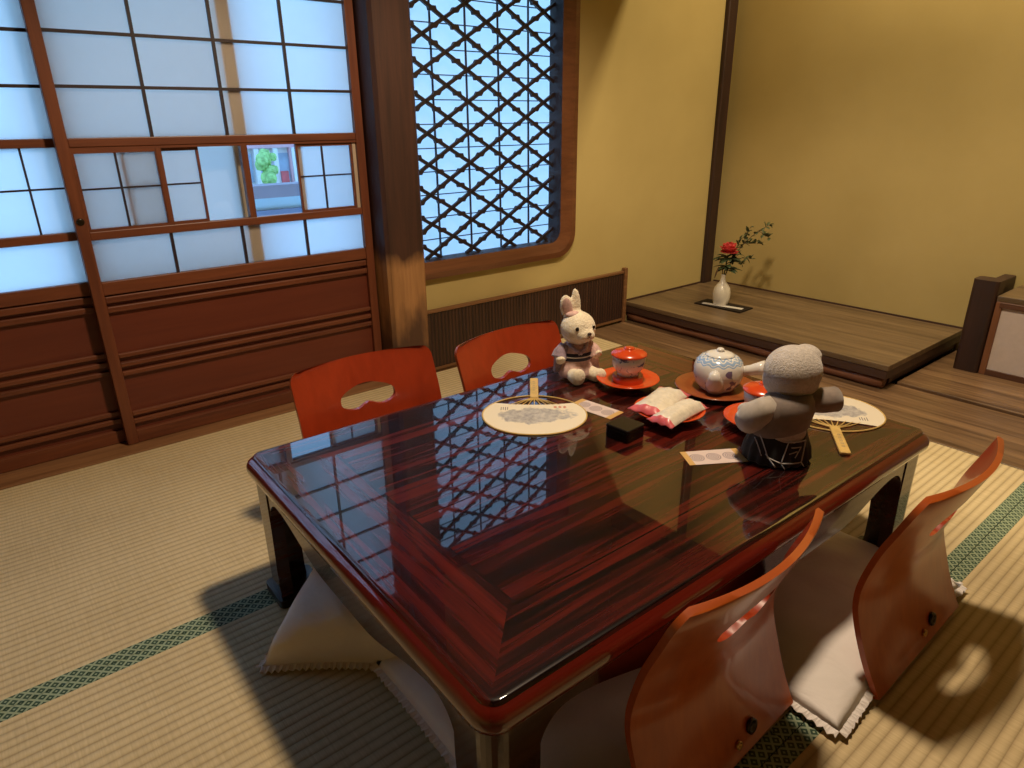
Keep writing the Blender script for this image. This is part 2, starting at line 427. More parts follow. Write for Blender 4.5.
def boolean_cut(bm, cutter):
    def mkob(b):
        me = bpy.data.meshes.new('t'); b.to_mesh(me); b.free(); o = bpy.data.objects.new('t', me); COL.objects.link(o); return o
    bmesh.ops.recalc_face_normals(bm, faces=bm.faces); bmesh.ops.recalc_face_normals(cutter, faces=cutter.faces)
    a, c = mkob(bm), mkob(cutter)
    md = a.modifiers.new('b', 'BOOLEAN'); md.operation = 'DIFFERENCE'; md.object = c; md.solver = 'EXACT'
    dg = bpy.context.evaluated_depsgraph_get(); dg.update()
    m2 = bpy.data.meshes.new_from_object(a.evaluated_get(dg))
    b2 = bmesh.new(); b2.from_mesh(m2)
    for o in (a, c):
        me = o.data; bpy.data.objects.remove(o); bpy.data.meshes.remove(me)
    bpy.data.meshes.remove(m2)
    return b2
def copy_tree(o, parent=None):
    c = o.copy(); COL.objects.link(c)
    if parent is not None: c.parent = parent
    for ch in list(o.children): copy_tree(ch, c)
    return c

# ------------------------------------------------------------------ camera
cam_d = bpy.data.cameras.new('camera'); cam = bpy.data.objects.new('camera', cam_d); COL.objects.link(cam)
yaw, pitch, roll = .678087, .372825, -.01173
cy, sy, cp, sp = math.cos(yaw), math.sin(yaw), math.cos(pitch), math.sin(pitch)
fw = Vector((sy*cp, cy*cp, -sp)); rt = Vector((cy, -sy, 0)); up = rt.cross(fw)
r2 = rt*math.cos(roll)+up*math.sin(roll); u2 = -rt*math.sin(roll)+up*math.cos(roll)
mw = Matrix((( r2.x, u2.x, -fw.x, 0), (r2.y, u2.y, -fw.y, 0), (r2.z, u2.z, -fw.z, .95), (0, 0, 0, 1)))
cam.matrix_world = mw
cam_d.sensor_width = 36; cam_d.lens = 670.2/1024*36; cam_d.clip_start = .02
S.camera = cam

# ------------------------------------------------------------------ room shell
HC = 2.45
XB, YW, XL, YN = 3.235, 2.21, -1.25, -1.7         # back wall, window wall, far left, behind the camera
struct(obj('floor', bx(XL-.1, XB+.1, YN-.1, 2.45, -.16, -.056), 'board'))
struct(obj('ceiling', bx(XL-.1, XB+.1, YN-.1, 2.5, HC, HC+.05), 'ceil'))
# window wall right of the pillar, with the round-cornered opening
wx0, wx1, wz0, wz1, wr = 1.335, 2.115, .405, 1.62, .075
hole = [(wx0, wz1), (wx1, wz1)]
cor = [(wx1-wr+wr*math.cos(-a), wz0+wr+wr*math.sin(-a)) for a in [PI/2*k/10 for k in range(11)]]
pts = [(wx0, -.056), (XB+.1, -.056), (XB+.1, HC), (wx0, HC), (wx0, wz1), (wx1, wz1)] + cor + [(wx0, wz0)]
struct(obj('wall_left', prism(BM(), pts, YW, 2.235), 'wall'))
struct(obj('wall_left_lintel', bx(XL, wx0, 2.20, 2.40, 1.80, HC), 'wall'))
struct(obj('wall_back', bx(XB, XB+.08, YN, 2.24, -.056, HC), 'wall'))
struct(obj('wall_far', bx(XL-.08, XL, YN, 2.45, -.056, HC), 'wall'))
struct(obj('wall_near', bx(XL, XB, YN-.08, YN, -.056, HC), 'wall'))
# short wall hanging over the alcove front
struct(obj('trim_1', bx(2.50, 2.59, YN, YW, 1.76, 1.88), 'cabwood', bevel=.004))
struct(obj('wall_alcove_head', bx(2.515, 2.575, YN, YW, 1.88, HC), 'wall'))
# door track (sill) and head
struct(obj('trim_2', bx(XL, 1.335, 2.199, 2.345, -.056, .002), 'sill', bevel=.002))
struct(obj('trim_3', bx(XL, 1.18, 2.235, 2.345, 1.755, 1.80), 'door', bevel=.003))
struct(obj('trim_4', bx(1.335, 2.30, 2.199, 2.2101, -.056, .022), 'sill', bevel=.002))
# pillar between doors and window
pl = BM(); prism(pl, [(1.178, 2.185), (1.190, 2.172), (1.328, 2.172), (1.338, 2.182), (1.338, 2.33), (1.178, 2.33)], -.056, HC, 'z')
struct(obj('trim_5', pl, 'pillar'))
# alcove corner post
struct(obj('trim_6', bx(3.136, 3.212, 2.186, 2.214, .10, HC), 'post', bevel=.008))
# dark thin line where plaster meets the alcove boards
struct(obj('trim_7', bx(3.227, 3.236, .93, 2.186, .103, .110), 'platedge'))
struct(obj('trim_8', bx(2.53, 3.136, 2.204, 2.2105, .103, .110), 'platedge'))

# ---- reed wainscot
w = thing('reed_wainscot', 'low dark reed wainscot along the foot of the ochre wall under the lattice window', 'wainscot', (1.92, 2.2, 0))
def wc(name, mat, *b, **k): return obj(name, bx(b[0]-1.92, b[1]-1.92, b[2]-2.2, b[3]-2.2, b[4], b[5]), mat, w, **k)
wc('reed_panel', 'reed', 1.340, 2.482, 2.196, 2.2095, .022, .250)
wc('cap_rail', 'koshitrim', 1.340, 2.482, 2.190, 2.2095, .250, .262, bevel=.002)
wc('end_post', 'koshitrim', 2.482, 2.504, 2.186, 2.2095, .0, .276, bevel=.003)
wc('base_rail', 'koshitrim', 1.340, 2.482, 2.192, 2.2095, .012, .022)

# ------------------------------------------------------------------ lattice window
win = bpy.data.objects.new('window_1', None); COL.objects.link(win); win.location = (1.72, 2.22, .45); struct(win)
def wl(bm):
    bmesh.ops.translate(bm, verts=bm.verts, vec=(-1.72, -2.22, -.45)); return bm
ox0, ox1, oz0, oz1 = 1.336, 2.137, .386, 1.64
ix0, ix1, iz0, iz1 = 1.336, 2.052, .452, 1.58
def rc(x0, x1, z0, z1, r, n=10):
    return [(x0, z0)] + [(x1-r+r*math.cos(a), z0+r+r*math.sin(a)) for a in [-PI/2+PI/2*k/n for k in range(n+1)]] + [(x1, z1), (x0, z1)]
fo, fi = rc(ox0, ox1, oz0, oz1, .105), rc(ix0, ix1, iz0, iz1, .055)
mid_o = rc(ox0, ox1-.028, oz0+.024, oz1, .088)
fbm = BM(); n = len(fo)
# bevelled moulding: outer flat face, then slope in to the reveal
def fv(pts, y): return [fbm.verts.new((p[0], y, p[1])) for p in pts]
r0, r1, r2_, r3, r4 = fv(fo, 2.2105), fv(fo, 2.188), fv(mid_o, 2.182), fv(fi, 2.196), fv(fi, 2.275)
r5 = fv(fo, 2.275)
for A, B in ((r0, r1), (r1, r2_), (r2_, r3), (r3, r4), (r4, r5), (r5, r0)):
    for i in range(n):
        j = (i+1) % n
        if i in (n-1,): continue
        f = fbm.faces.new((A[i], A[j], B[j], B[i])); f.material_index = 1 if A is r3 else 0
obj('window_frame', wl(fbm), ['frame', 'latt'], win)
obj('window_jamb', wl(bx(1.336, 1.350, 2.2105, 2.275, .452, 1.6)), 'muntin', win)
# pine-bark lattice of crossing bars, each with a thicker step half way
lb = BM()
X0, Z0, DX, DZ = 1.6155, 1.354, .0955, .055
th = math.atan2(DZ, DX)
def inside(x, z):
    if not (ix0 < x < ix1 and iz0 < z < 1.60): return False
    r = .055
    if x > ix1-r and z < iz0+r: return (x-ix1+r)**2+(z-iz0-r)**2 < r*r
    return True
def para(bm, c, ux, uz, ln, w, y0, y1):
    # parallelogram along (ux,uz), ends cut level
    vz = w/abs(ux)
    pts = [(c[0]-ux*ln/2, c[1]-uz*ln/2-vz/2), (c[0]+ux*ln/2, c[1]+uz*ln/2-vz/2), (c[0]+ux*ln/2, c[1]+uz*ln/2+vz/2), (c[0]-ux*ln/2, c[1]-uz*ln/2+vz/2)]
    prism(bm, pts, y0, y1)
for i in range(-3, 6):
    for j in range(-12, 22):
        if (i+j) % 2: continue
        x, z = X0+i*DX, Z0-(j-4)*DZ
        for s in (1, -1):
            x2, z2 = x+DX, z+s*DZ
            # clip the edge to the opening
            t0, t1 = None, None
            for k in range(41):
                t = k/40
                if inside(x+(x2-x)*t, z+(z2-z)*t):
                    if t0 is None: t0 = t
                    t1 = t
            if t0 is None or t1-t0 < .03: continue
            a = (x+(x2-x)*t0, z+(z2-z)*t0); b = (x+(x2-x)*t1, z+(z2-z)*t1)
            ln = math.hypot(b[0]-a[0], b[1]-a[1]); c = ((a[0]+b[0])/2, (a[1]+b[1])/2)
            ux, uz = math.cos(th), s*math.sin(th)
            yo = 2.243 if s > 0 else 2.249
            para(lb, c, ux, uz, ln+.004, .0120, yo, yo+.012)
            mx, mz = x+DX*.5, z+s*DZ*.5
            if inside(mx-.012, mz) and inside(mx+.012, mz) and inside(mx, mz-.012):
                # step: short doubled bar with level-cut ends
                hl, hh = .0115, .0125
                k = math.tan(th)*s
                sh = .012*(1 if s > 0 else -1)
                prism(lb, [(mx-.0175-.004*s, mz-.0078), (mx+.0145-.004*s, mz-.0078), (mx+.0175+.004*s, mz+.0078), (mx-.0145+.004*s, mz+.0078)], yo-.002, yo+.013)
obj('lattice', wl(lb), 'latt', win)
mb = BM()
for k in range(-2, 4): box(mb, 1.6365+k*.1545-.003, 1.6365+k*.1545+.003, 2.284, 2.29, .44, 1.60)
for k in range(-7, 12):
    z = 1.030+k*.0852
    if .46 < z < 1.58: box(mb, 1.338, 2.10, 2.286, 2.290, z-.0018, z+.0018)
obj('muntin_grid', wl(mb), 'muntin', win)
obj('paper_pane', wl(bx(1.338, 2.12, 2.291, 2.293, .42, 1.62)), 'paper', win)

# ------------------------------------------------------------------ sliding doors
def door(name, x0, x1, y0, y1, handle=False, mid='plain'):
    d = bpy.data.objects.new(name, None); COL.objects.link(d); d.location = ((x0+x1)/2, (y0+y1)/2, 0); struct(d)
    ox, oy = (x0+x1)/2, (y0+y1)/2
    def P(nm, mat, a, b, c, e, f, g, **k): return obj(nm, bx(a-ox, b-ox, c-oy, e-oy, f, g), mat, d, **k)
    sw = .031
    P('stile', 'doorv', x0, x0+sw, y0, y1, .003, 1.75, bevel=.002)
    P('stile', 'doorv', x1-sw, x1, y0, y1, .003, 1.75, bevel=.002)
    a, b = x0+sw, x1-sw
    P('bottom_rail', 'door', a, b, y0+.003, y1-.003, .003, .045, bevel=.002)
    P('kick_rail', 'door', a, b, y0+.003, y1-.003, .484, .523, bevel=.002)
    P('low_rail', 'door', a, b, y0+.002, y1-.002, .645, .669, bevel=.002)
    P('middle_rail', 'door', a, b, y0+.002, y1-.002, .898, .921, bevel=.002)
    P('top_rail', 'door', a, b, y0+.003, y1-.003, 1.70, 1.75, bevel=.002)
    P('wood_panel', 'doorpanel', a-.004, b+.004, y0+.017, y0+.023, .04, .49)
    sl = BM()
    for z0, z1 in ((.459, .479), (.430, .448), (.287, .301), (.257, .272), (.228, .243), (.094, .109), (.067, .083)):
        box(sl, a-ox, b-ox, y0+.005-oy, y0+.018-oy, z0, z1)
    obj('cross_slats', sl, 'door', d, bevel=.0025)
    # paper and muntins
    cols = 4; step = (b-a)/cols
    for nm, z0, z1 in (('upper_paper', .921, 1.70), ('lower_paper', .523, .645)):
        P(nm, 'paper', a-.003, b+.003, y0+.018, y0+.0195, z0-.002, z1+.002)
    g = BM()
    for k in range(1, cols):
        x = a+k*step
        box(g, x-.0042-ox, x+.0042-ox, y0+.008-oy, y0+.0175-oy, .921, 1.70)
        box(g, x-.0042-ox, x+.0042-ox, y0+.008-oy, y0+.0175-oy, .523, .645)
    for k in range(0, 6):
        z = 1.052+.1335*k
        if z < 1.69: box(g, a-ox, b-ox, y0+.009-oy, y0+.0178-oy, z-.0042, z+.0042)
    obj('muntins', g, 'muntin', d)
    return d, P, ox, oy
d2, P2, ox, oy = door('door_2', .253, 1.173, 2.265, 2.295)
P2('track', 'door', .284, 1.142, 2.270, 2.292, .890, .898)
# small sliding shoji of the middle strip
def small(name, x0, x1, y, vx, right_stile=True):
    z0, z1 = .669, .890
    s = .007
    fb = BM()
    box(fb, x0-ox, x0+s-ox, y-oy, y+.010-oy, z0, z1); box(fb, x1-s-ox, x1-ox, y-oy, y+.010-oy, z0, z1)
    box(fb, x0+s-ox, x1-s-ox, y-oy, y+.010-oy, z0, z0+.007); box(fb, x0+s-ox, x1-s-ox, y-oy, y+.010-oy, z1-.009, z1)
    f = obj('small_shoji', fb, 'door', d2)
    mb = BM()
    box(mb, vx-.0028-ox, vx+.0028-ox, y+.002-oy, y+.008-oy, z0+.007, z1-.009)
    box(mb, x0+s-ox, x1-s-ox, y+.0025-oy, y+.0078-oy, .7825, .7875)
    obj('muntin', mb, 'muntin', f)
    obj('paper', bx(x0+s-ox, x1-s-ox, y+.008-oy, y+.0095-oy, z0+.006, z1-.008), 'paper', f)
small('a', .284, .503, 2.270, .392)
small('b', .405, .620, 2.2815, .512)
small('c', .925, 1.128, 2.2765, 1.018)
P2('divider', 'doorv', .499, .513, 2.268, 2.2815, .669, .890)
P2('divider', 'doorv', .744, .764, 2.268, 2.292, .669, .890)
P2('sash_edge', 'palewood', .934, .946, 2.2865, 2.292, .669, .890)
P2('sash_edge', 'palewood', 1.130, 1.142, 2.2765, 2.290, .669, .890)
P2('clear_glass', 'clear', .620, 1.142, 2.2925, 2.2945, .669, .890)
gk = BM(); lathe(gk, [(.0, 0), (.009, 0), (.010, .002), (.006, .003), (0, .001)], 20)
bmesh.ops.rotate(gk, verts=gk.verts, cent=(0, 0, 0), matrix=Matrix.Rotation(PI/2, 3, 'X'))
bmesh.ops.translate(gk, verts=gk.verts, vec=(.268-ox, 2.2652-oy, .70))
obj('finger_pull', gk, 'metal', d2, smooth=True)
d1, P1, ox, oy = door('door_1', -.70, .292, 2.300, 2.330)
# one small four-light shoji in the left door, the muntins meet at its middle
mb = BM()
for k in range(-6, 4):
    x = .1735+k*.107
    if x > -.66: box(mb, x-.0026-ox, x+.0026-ox, 2.310-oy, 2.317-oy, .669, .898)
box(mb, -.665-ox, .258-ox, 2.311-oy, 2.3168-oy, .787, .7922)
obj('middle_muntins', mb, 'muntin', d1)
P1('middle_paper', 'paper', -.672, .262, 2.3175, 2.319, .667, .900)
# outer frosted sash half behind the right-hand door
s = bpy.data.objects.new('door_3', None); COL.objects.link(s); s.location = (.49, 2.36, 0); struct(s)
def P3(nm, mat, a, b, c, e, f, g): return obj(nm, bx(a-.49, b-.49, c-2.36, e-2.36, f, g), mat, s)
P3('sash_stile', 'palewood', .748, .785, 2.345, 2.375, .0, 1.75)
for z0, z1 in ((.5245, .6435), (.9225, 1.69)):
    ox, oy = .713, 2.28
    P2('inner_stile', 'palewood', .735, .775, 2.2858, 2.294, z0, z1)
P3('sash_stile', 'palewood', .225, .250, 2.345, 2.375, .0, 1.75)
P3('sash_rail', 'palewood', .250, .748, 2.345, 2.375, .0, .50)
P3('sash_pane', 'frost', .250, .748, 2.357, 2.360, .50, 1.75)
# outside track boards that close the gap under the doors
struct(obj('trim_9', bx(XL, 1.336, 2.345, 2.45, -.16, -.001), 'sill'))
struct(obj('trim_10', bx(XL, -.69, 2.30, 2.335, 0, 1.80), 'doorv'))
struct(obj('trim_11', bx(1.150, 1.20, 2.30, 2.40, 0, 1.80), 'doorv'))

# ------------------------------------------------------------------ tatami and boards
YA, YB, XE = 1.2555, .3525, 2.209
mats = [('', .85, XE, YA, 2.197, 'straw tatami mat between the low table and the window wall'),
        ('', XL, .85, YA, 2.197, 'straw tatami mat in front of the sliding doors at the left'),
        ('', .85, XE, YB, YA, 'straw tatami mat under the right half of the table'),
        ('', XL, .85, YB, YA, 'straw tatami mat under the left half of the table'),
        ('', .31, XE, -.55, YB, 'straw tatami mat at the lower right, behind the two nearest chairs'),
        ]
for _, x0, x1, y0, y1, lab in mats:
    t = thing('tatami_mat', lab, 'tatami mat', ((x0+x1)/2, (y0+y1)/2, -.055), 0, 'tatami mats on the floor')
    hx, hy = (x1-x0)/2, (y1-y0)/2
    g = .0008
    ylo = hy-(.0285 if y0 > -.5 else .0285)
    yhi = hy-(.0285 if y1 < 2.19 else .003)
    obj('rush_surface', bx(-hx+g, hx-g, -ylo if y0 > -.5 else -hy+g, yhi, 0, .055), 'tatami', t)
    if y0 > -.5: obj('cloth_edging', bx(-hx+g, hx-g, -hy+g, -ylo-.0004, 0, .0553), 'heri', t)
    if y1 < 2.19: obj('cloth_edging', bx(-hx+g, hx-g, yhi+.0004, hy-g, 0, .0553), 'heri', t)
# wide boards in front of the alcove
struct(obj('trim_12', bx(XE+.002, 2.632, YN, 2.195, -.056, .001), 'board', bevel=.002))
struct(obj('trim_13', bx(2.634, XB, YN, .93, -.056, .012), 'board', bevel=.003))

# ------------------------------------------------------------------ alcove platform
pf = thing('alcove_platform', 'low wooden alcove platform with a dark edge, carrying the flower vase', 'platform', (2.87, 1.57, 0))
obj('deck', bx(2.514-2.87, XB-.002-2.87, .925-1.57, 2.203-1.57, .082, .103), ['platform'], pf, bevel=.002)
obj('edge_beam', bx(2.517-2.87, XB-.003-2.87, .928-1.57, 2.203-1.57, .048, .0815), 'platedge', pf, bevel=.002)
lg = BM()
tube(lg, [(2.549-2.87, y-1.57, .026+.003*math.sin(y*9)) for y in [.945+k*.0627 for k in range(21)]], [.024+.0025*math.sin(k*1.7) for k in range(21)], 12)
obj('base_log', lg, 'log', pf, smooth=True)
obj('side_board', bx(2.59-2.87, XB-.004-2.87, .943-1.57, .966-1.57, .012, .047), 'platedge', pf)

# partition post with its ridge and the low cabinet at the right edge
pp = thing('partition_post', 'dark rounded wooden post with a ridge board, at the right end of the alcove', 'post', (3.0, .81, .012))
obj('post', prism(BM(), rrect(2.955-3.0, 3.035-3.0, .768-.81, .856-.81, .016), 0, .362, 'z'), 'post', pp)
obj('ridge_board', bx(3.035-3.0, XB-.002-3.0, .79-.81, .832-.81, .0, .345), 'post', pp, bevel=.004)
cb = thing('low_cabinet', 'low wooden cabinet with a pale sliding panel, at the right edge beyond the post', 'cabinet', (3.1, .1, .012))
def C(nm, mat, a, b, c, e, f, g, **k): return obj(nm, bx(a-3.1, b-3.1, c-.1, e-.1, f-.012, g-.012), mat, cb, **k)
M['cabpaper'] = plain('cabinet_panel_paper', (.60, .50, .44), .85, .04, 60)
C('carcass', 'cabwood', 3.0, XB-.004, -.55, .755, .014, .290)
C('top_board', 'platform', 2.962, XB-.003, -.56, .766, .302, .322, bevel=.002)
C('front_rail', 'cabwood', 2.958, 3.0, -.56, .752, .279, .3015, bevel=.003)
C('front_stile', 'orangewood', 2.962, 3.0, .744, .766, .0125, .3015, bevel=.003)
C('bottom_rail', 'cabwood', 2.962, 3.0, -.56, .744, .0125, .034)
C('paper_panel', 'cabpaper', 2.972, 2.9995, .12, .744, .034, .279)
C('paper_panel', 'cabpaper', 2.980, 2.9995, -.55, .1195, .034, .279)

# ------------------------------------------------------------------ table
tb = thing('low_table', 'glossy red-brown low table with arched aprons in the middle of the room', 'table', (.9205, .8650, .0006), math.radians(-.75))
bm = BM(); rows = []
R0 = .034
for ins, z in ((.020, .2895), (.008, .2905), (.001, .2955), (0, .302), (.0005, .310), (.004, .3175), (.0095, .322), (.0125, .3235), (.0145, .3255), (.016, .3290), (.0185, .3298), (.022, .330)):
    rows.append([bm.verts.new((p[0], p[1], z)) for p in rrect(-TL/2+ins, TL/2-ins, -TW/2+ins, TW/2-ins, max(.012, R0-ins*.8), 8)])
n = len(rows[0])
for A, B in zip(rows, rows[1:]):
    for i in range(n): bm.faces.new((A[i], A[(i+1) % n], B[(i+1) % n], B[i]))
bm.faces.new(rows[0][::-1]); bm.faces.new(rows[-1])
top = obj('tabletop', bm, 'tabletop', tb)
for p in top.data.polygons: p.use_smooth = len(p.vertices) == 4
LX, LY = TL/2-.012, TW/2-.012
LEG = .078
def leg_curve(half):
    """lower edge of an apron side, u measured inward from the corner: list of (u,z)"""
    pts = []
    for k in range(13):      # up the inner leg edge and over the hump
        a = PI - PI/2*k/12
        pts.append((LEG+.050+.050*math.cos(a), .205+.056*math.sin(a)))
    for k in range(1, 15):
        t = k/14; s_ = t*t*(3-2*t)
        pts.append((LEG+.050+.21*t, .261-.043*s_))
    return pts
def legmesh(sx, sy):
    bm = BM(); T = .026
    r = .028
    # L plan (rounded outside corner), tapered slightly toward the foot on the inner edges
    def plan(z, inset):
        w_ = LEG-inset
        o = [(0, w_)] + [(0, r)] + [(r-r*math.cos(a), r-r*math.sin(a)) for a in [PI/2*k/6 for k in range(1, 6)]] + [(r, 0), (w_, 0), (w_, T), (T+.012, T), (T, T+.012), (T, w_)]
        return [(sx*(LX-p[0]), sy*(LY-p[1]), z) for p in o]
    rows = [[bm.verts.new(p) for p in plan(z, i)] for z, i in ((.018, .004), (.05, .006), (.09, .006), (.14, .003), (.19, 0), (.289, 0))]
    n = len(rows[0])
    for A, B in zip(rows, rows[1:]):
        for i in range(n): bm.faces.new((A[i], A[(i+1) % n], B[(i+1) % n], B[i]))
    bm.faces.new(rows[0]); bm.faces.new(rows[-1])
    o = obj('leg', bm, 'tableleg', tb)
    f = BM(); c = []
    e = .008
    x0, x1 = sorted((sx*(LX+e), sx*(LX-LEG-.012))); y0, y1 = sorted((sy*(LY+e), sy*(LY-LEG-.012)))
    prism(f, rrect(x0, x1, y0, y1, .012, 4), 0, .0179, 'z')
    obj('foot_pad', f, 'tablefoot', o)
for sx in (1, -1):
    for sy in (1, -1): legmesh(sx, sy)
def apron(half, across, axis, sgn):
    cv = leg_curve(half)
    cv = [p for p in cv if p[0] > LEG+.0005]
    left = [(-half+u, z) for u, z in cv]; right = [(half-u, z) for u, z in cv][::-1]
    pts = [(-half+LEG+.0005, .289)] + [(-half+LEG+.0005, .205)] + left + right + [(half-LEG-.0005, .205), (half-LEG-.0005, .289)]
    a0, a1 = sorted((sgn*(across-.024), sgn*(across-.002)))
    bm = BM(); prism(bm, pts, a0, a1, 'y' if axis == 'x' else 'x')
    obj('apron', bm, 'tableleg', tb, bevel=.004)
apron(LX, LY, 'x', 1); apron(LX, LY, 'x', -1); apron(LY, LX, 'y', 1); apron(LY, LX, 'y', -1)

# ------------------------------------------------------------------ legless chairs
PROF = [(0, .012), (.010, .030), (.033, .080), (.057, .150), (.0635, .190), (.060, .230), (.045, .290), (.024, .345), (.002, .402)]
def interp(tbl, t):
    n = len(tbl)-1; k = min(int(t*n), n-1); f = t*n-k
    def g(i): return tbl[max(0, min(n, i))]
    p0, p1, p2, p3 = g(k-1), g(k), g(k+1), g(k+2)
    return tuple(.5*((2*b)+(-a+c)*f+(2*a-5*b+4*c-d)*f*f+(-a+3*b-3*c+d)*f**3) for a, b, c, d in zip(p0, p1, p2, p3))
HW = .190
def make_chair(label, loc, rotz):
    t = thing('legless_chair', label, 'floor chair', loc, rotz, 'legless chairs round the low table')
    NU, NS = 28, 44
    bm = BM(); fr, bk = [], []
    TH = .010
    for j in range(NS+1):
        tt = j/NS
        tt = tt if tt < .8 else .8+.2*(1-(1-(tt-.8)/.2)**1.6)
        y, z = interp(PROF, tt)
        y2, z2 = interp(PROF, min(1, tt+.01)); y1, z1 = interp(PROF, max(0, tt-.01))
        d = math.hypot(y2-y1, z2-z1) or 1; ny, nz = (z2-z1)/d, -(y2-y1)/d   # towards the sitter
        s_top = max(0.0, z-(.402-.028))
        cut = .028-math.sqrt(max(0, .028**2-s_top**2))
        wd = HW-cut - .006*(1-min(1, z/.12))
        bul = .031*min(1, max(0, (z-.03)/.22))
        ra, rb = [], []
        for i in range(NU+1):
            u = -1+2*i/NU
            yy = y-bul*(1-u*u); zz = z
            ra.append(bm.verts.new((u*wd, yy+ny*TH/2, zz+nz*TH/2))); rb.append(bm.verts.new((u*wd, yy-ny*TH/2, zz-nz*TH/2)))
        fr.append(ra); bk.append(rb)
    for j in range(NS):
        for i in range(NU):
            f = bm.faces.new((fr[j][i], fr[j][i+1], fr[j+1][i+1], fr[j+1][i])); f.material_index = 0
            f = bm.faces.new((bk[j][i], bk[j+1][i], bk[j+1][i+1], bk[j][i+1])); f.material_index = 1
        for i in (0, NU):
            f = bm.faces.new((fr[j][i], fr[j+1][i], bk[j+1][i], bk[j][i])); f.material_index = 2
    for j in (0, NS):
        for i in range(NU):
            f = bm.faces.new((fr[j][i], bk[j][i], bk[j][i+1], fr[j][i+1])); f.material_index = 2
    # bean-shaped hand hole: arched top, bumped bottom
    out = []
    for k in range(64):
        a = 2*PI*k/64
        ca, sa = math.cos(a), math.sin(a)
        x = .074*math.copysign(abs(ca)**.8, ca)
        zc = .027*math.copysign(abs(sa)**.8, sa)
        zc += (.014*math.exp(-(x/.022)**2) if sa < 0 else .008*math.exp(-(x/.04)**2))
        out.append((x, .302+zc))
    c = BM(); prism(c, out, -.12, .16)
    bm = boolean_cut(bm, c)
    b = obj('backrest', bm, ['chairface', 'chairrear', 'chairedge'], t)
    for p in b.data.polygons:
        p.use_smooth = p.material_index in (0, 1)
    try: b.data.set_sharp_from_angle(angle=.7)
    except Exception: pass
    st = BM(); prism(st, rrect(-.185, .185, .004, .375, .03, 6), .002, .012, 'z')
    obj('seat', st, 'chairrear', t, bevel=.002)
    # rear fittings
    for (u, z, r, mm, nm) in ((.062, .043, .013, 'metal', 'oval_fitting'), (.022, .034, .007, 'brass', 'screw')):
        g = BM(); lathe(g, [(0, .0), (r*.55, .0), (r*.6, .0025), (r, .003), (r, -.002)], 20)
        bmesh.ops.rotate(g, verts=g.verts, cent=(0, 0, 0), matrix=Matrix.Rotation(PI/2-.20, 3, 'X'))
        yy = interp(PROF, (2+(z-.08)/.07 if z > .08 else 1+(z-.03)/.05)/8)[0]-.031*max(0, (z-.03)/.22)*(1-(u/HW)**2)
        bmesh.ops.translate(g, verts=g.verts, vec=(u, yy-.0065, z))
        obj(nm, g, mm, t, smooth=True)
    return t
chair_specs = [('brown legless chair at the right corner of the table, seen from behind', (1.222, .295, 0), math.radians(.8)),
               ('brown legless chair nearest the camera at the bottom edge, seen from behind', (.735, .377, 0), math.radians(2.3)),
               ('red legless chair beyond the table in front of the sliding doors', (.707, 1.478, 0), math.radians(180-2.9)),
               ('red legless chair in front of the reed wainscot, beside the rabbit doll', (1.122, 1.415, 0), math.radians(180+2.9))]
proto = make_chair(*chair_specs[0])
for lab, loc, rz in chair_specs[1:]:
    c = copy_tree(proto); c.location = loc; c.rotation_euler = (0, 0, rz); c['label'] = lab

# ------------------------------------------------------------------ cushions
def cushion(label, loc, rotz, sx, sy, h, seed, lift=None, bow=.03):
    t = thing('floor_cushion', label, 'cushion', loc, rotz, 'white cushions round the low table')
    n = 40; bm = BM(); top, bot = [], []
    rnd = random.Random(seed); ph = [rnd.random()*6 for _ in range(8)]
    for j in range(n+1):
        ra, rb = [], []
        for i in range(n+1):
            u, v = -1+2*i/n, -1+2*j/n
            prof = ((1-abs(u)**3.2)*(1-abs(v)**3.2))**(.42 if h > .1 else .58)
            pin = 1-bow*(1-abs(u)**2)*(abs(v)**6)-.0
            pinx = 1-bow*(1-abs(v)**2)*(abs(u)**6)
            x, y = u*sx/2*pinx, v*sy/2*pin
            wr = .003*math.sin(9*u+ph[0])*math.sin(7*v+ph[1])+.002*math.sin(17*u+11*v+ph[2])
            z0 = .010+(lift(x, y) if lift else 0)
            rb.append(bm.verts.new((x, y, z0-.006*prof)))
            if i in (0, n) or j in (0, n): ra.append(rb[-1])
            else: ra.append(bm.verts.new((x, y, z0+prof*(h+wr))))
        top.append(ra); bot.append(rb)
    for j in range(n):
        for i in range(n):
            bm.faces.new((top[j][i], top[j][i+1], top[j+1][i+1], top[j+1][i]))
            bm.faces.new((bot[j][i], bot[j+1][i], bot[j+1][i+1], bot[j][i+1]))
    obj('pad', bm, 'cushion', t, smooth=True)
    # gathered frill along the four seams
    W = .012; fb = BM()
    for side in range(4):
        pi = po = None
        m = 130
        for k in range(m+1):
            s = -1+2*k/m
            u, v = ((s, -1), (s, 1), (-1, s), (1, s))[side]
            pin = 1-bow*(1-abs(u)**2)*(abs(v)**6); pinx = 1-bow*(1-abs(v)**2)*(abs(u)**6)
            x, y = u*sx/2*pinx, v*sy/2*pin
            dr = ((0, -1), (0, 1), (-1, 0), (1, 0))[side]
            z0 = .010+(lift(x, y) if lift else 0)
            wob = math.sin(k*PI*.5)
            wd = W*(1+.10*math.sin(k*1.9+side))
            a = fb.verts.new((x-dr[0]*.002, y-dr[1]*.002, z0))
            b = fb.verts.new((x+dr[0]*wd, y+dr[1]*wd, max(.0015, z0-.004+0.0035*wob)))
            if pi: fb.faces.new((pi, a, b, po))
            pi, po = a, b
    fr = obj('frill', fb, 'cushion', t, smooth=False)
    sm = fr.modifiers.new('s', 'SOLIDIFY'); sm.thickness = .0014
    return t
def lift_chair(cx, y0, y1, hw):
    def f(x, y):
        ax = max(0, abs(x-cx)-hw); ay = max(0, y0-y, y-y1)
        d = math.hypot(ax, ay); return .006+.010*max(0, 1-d/.05)
    return f
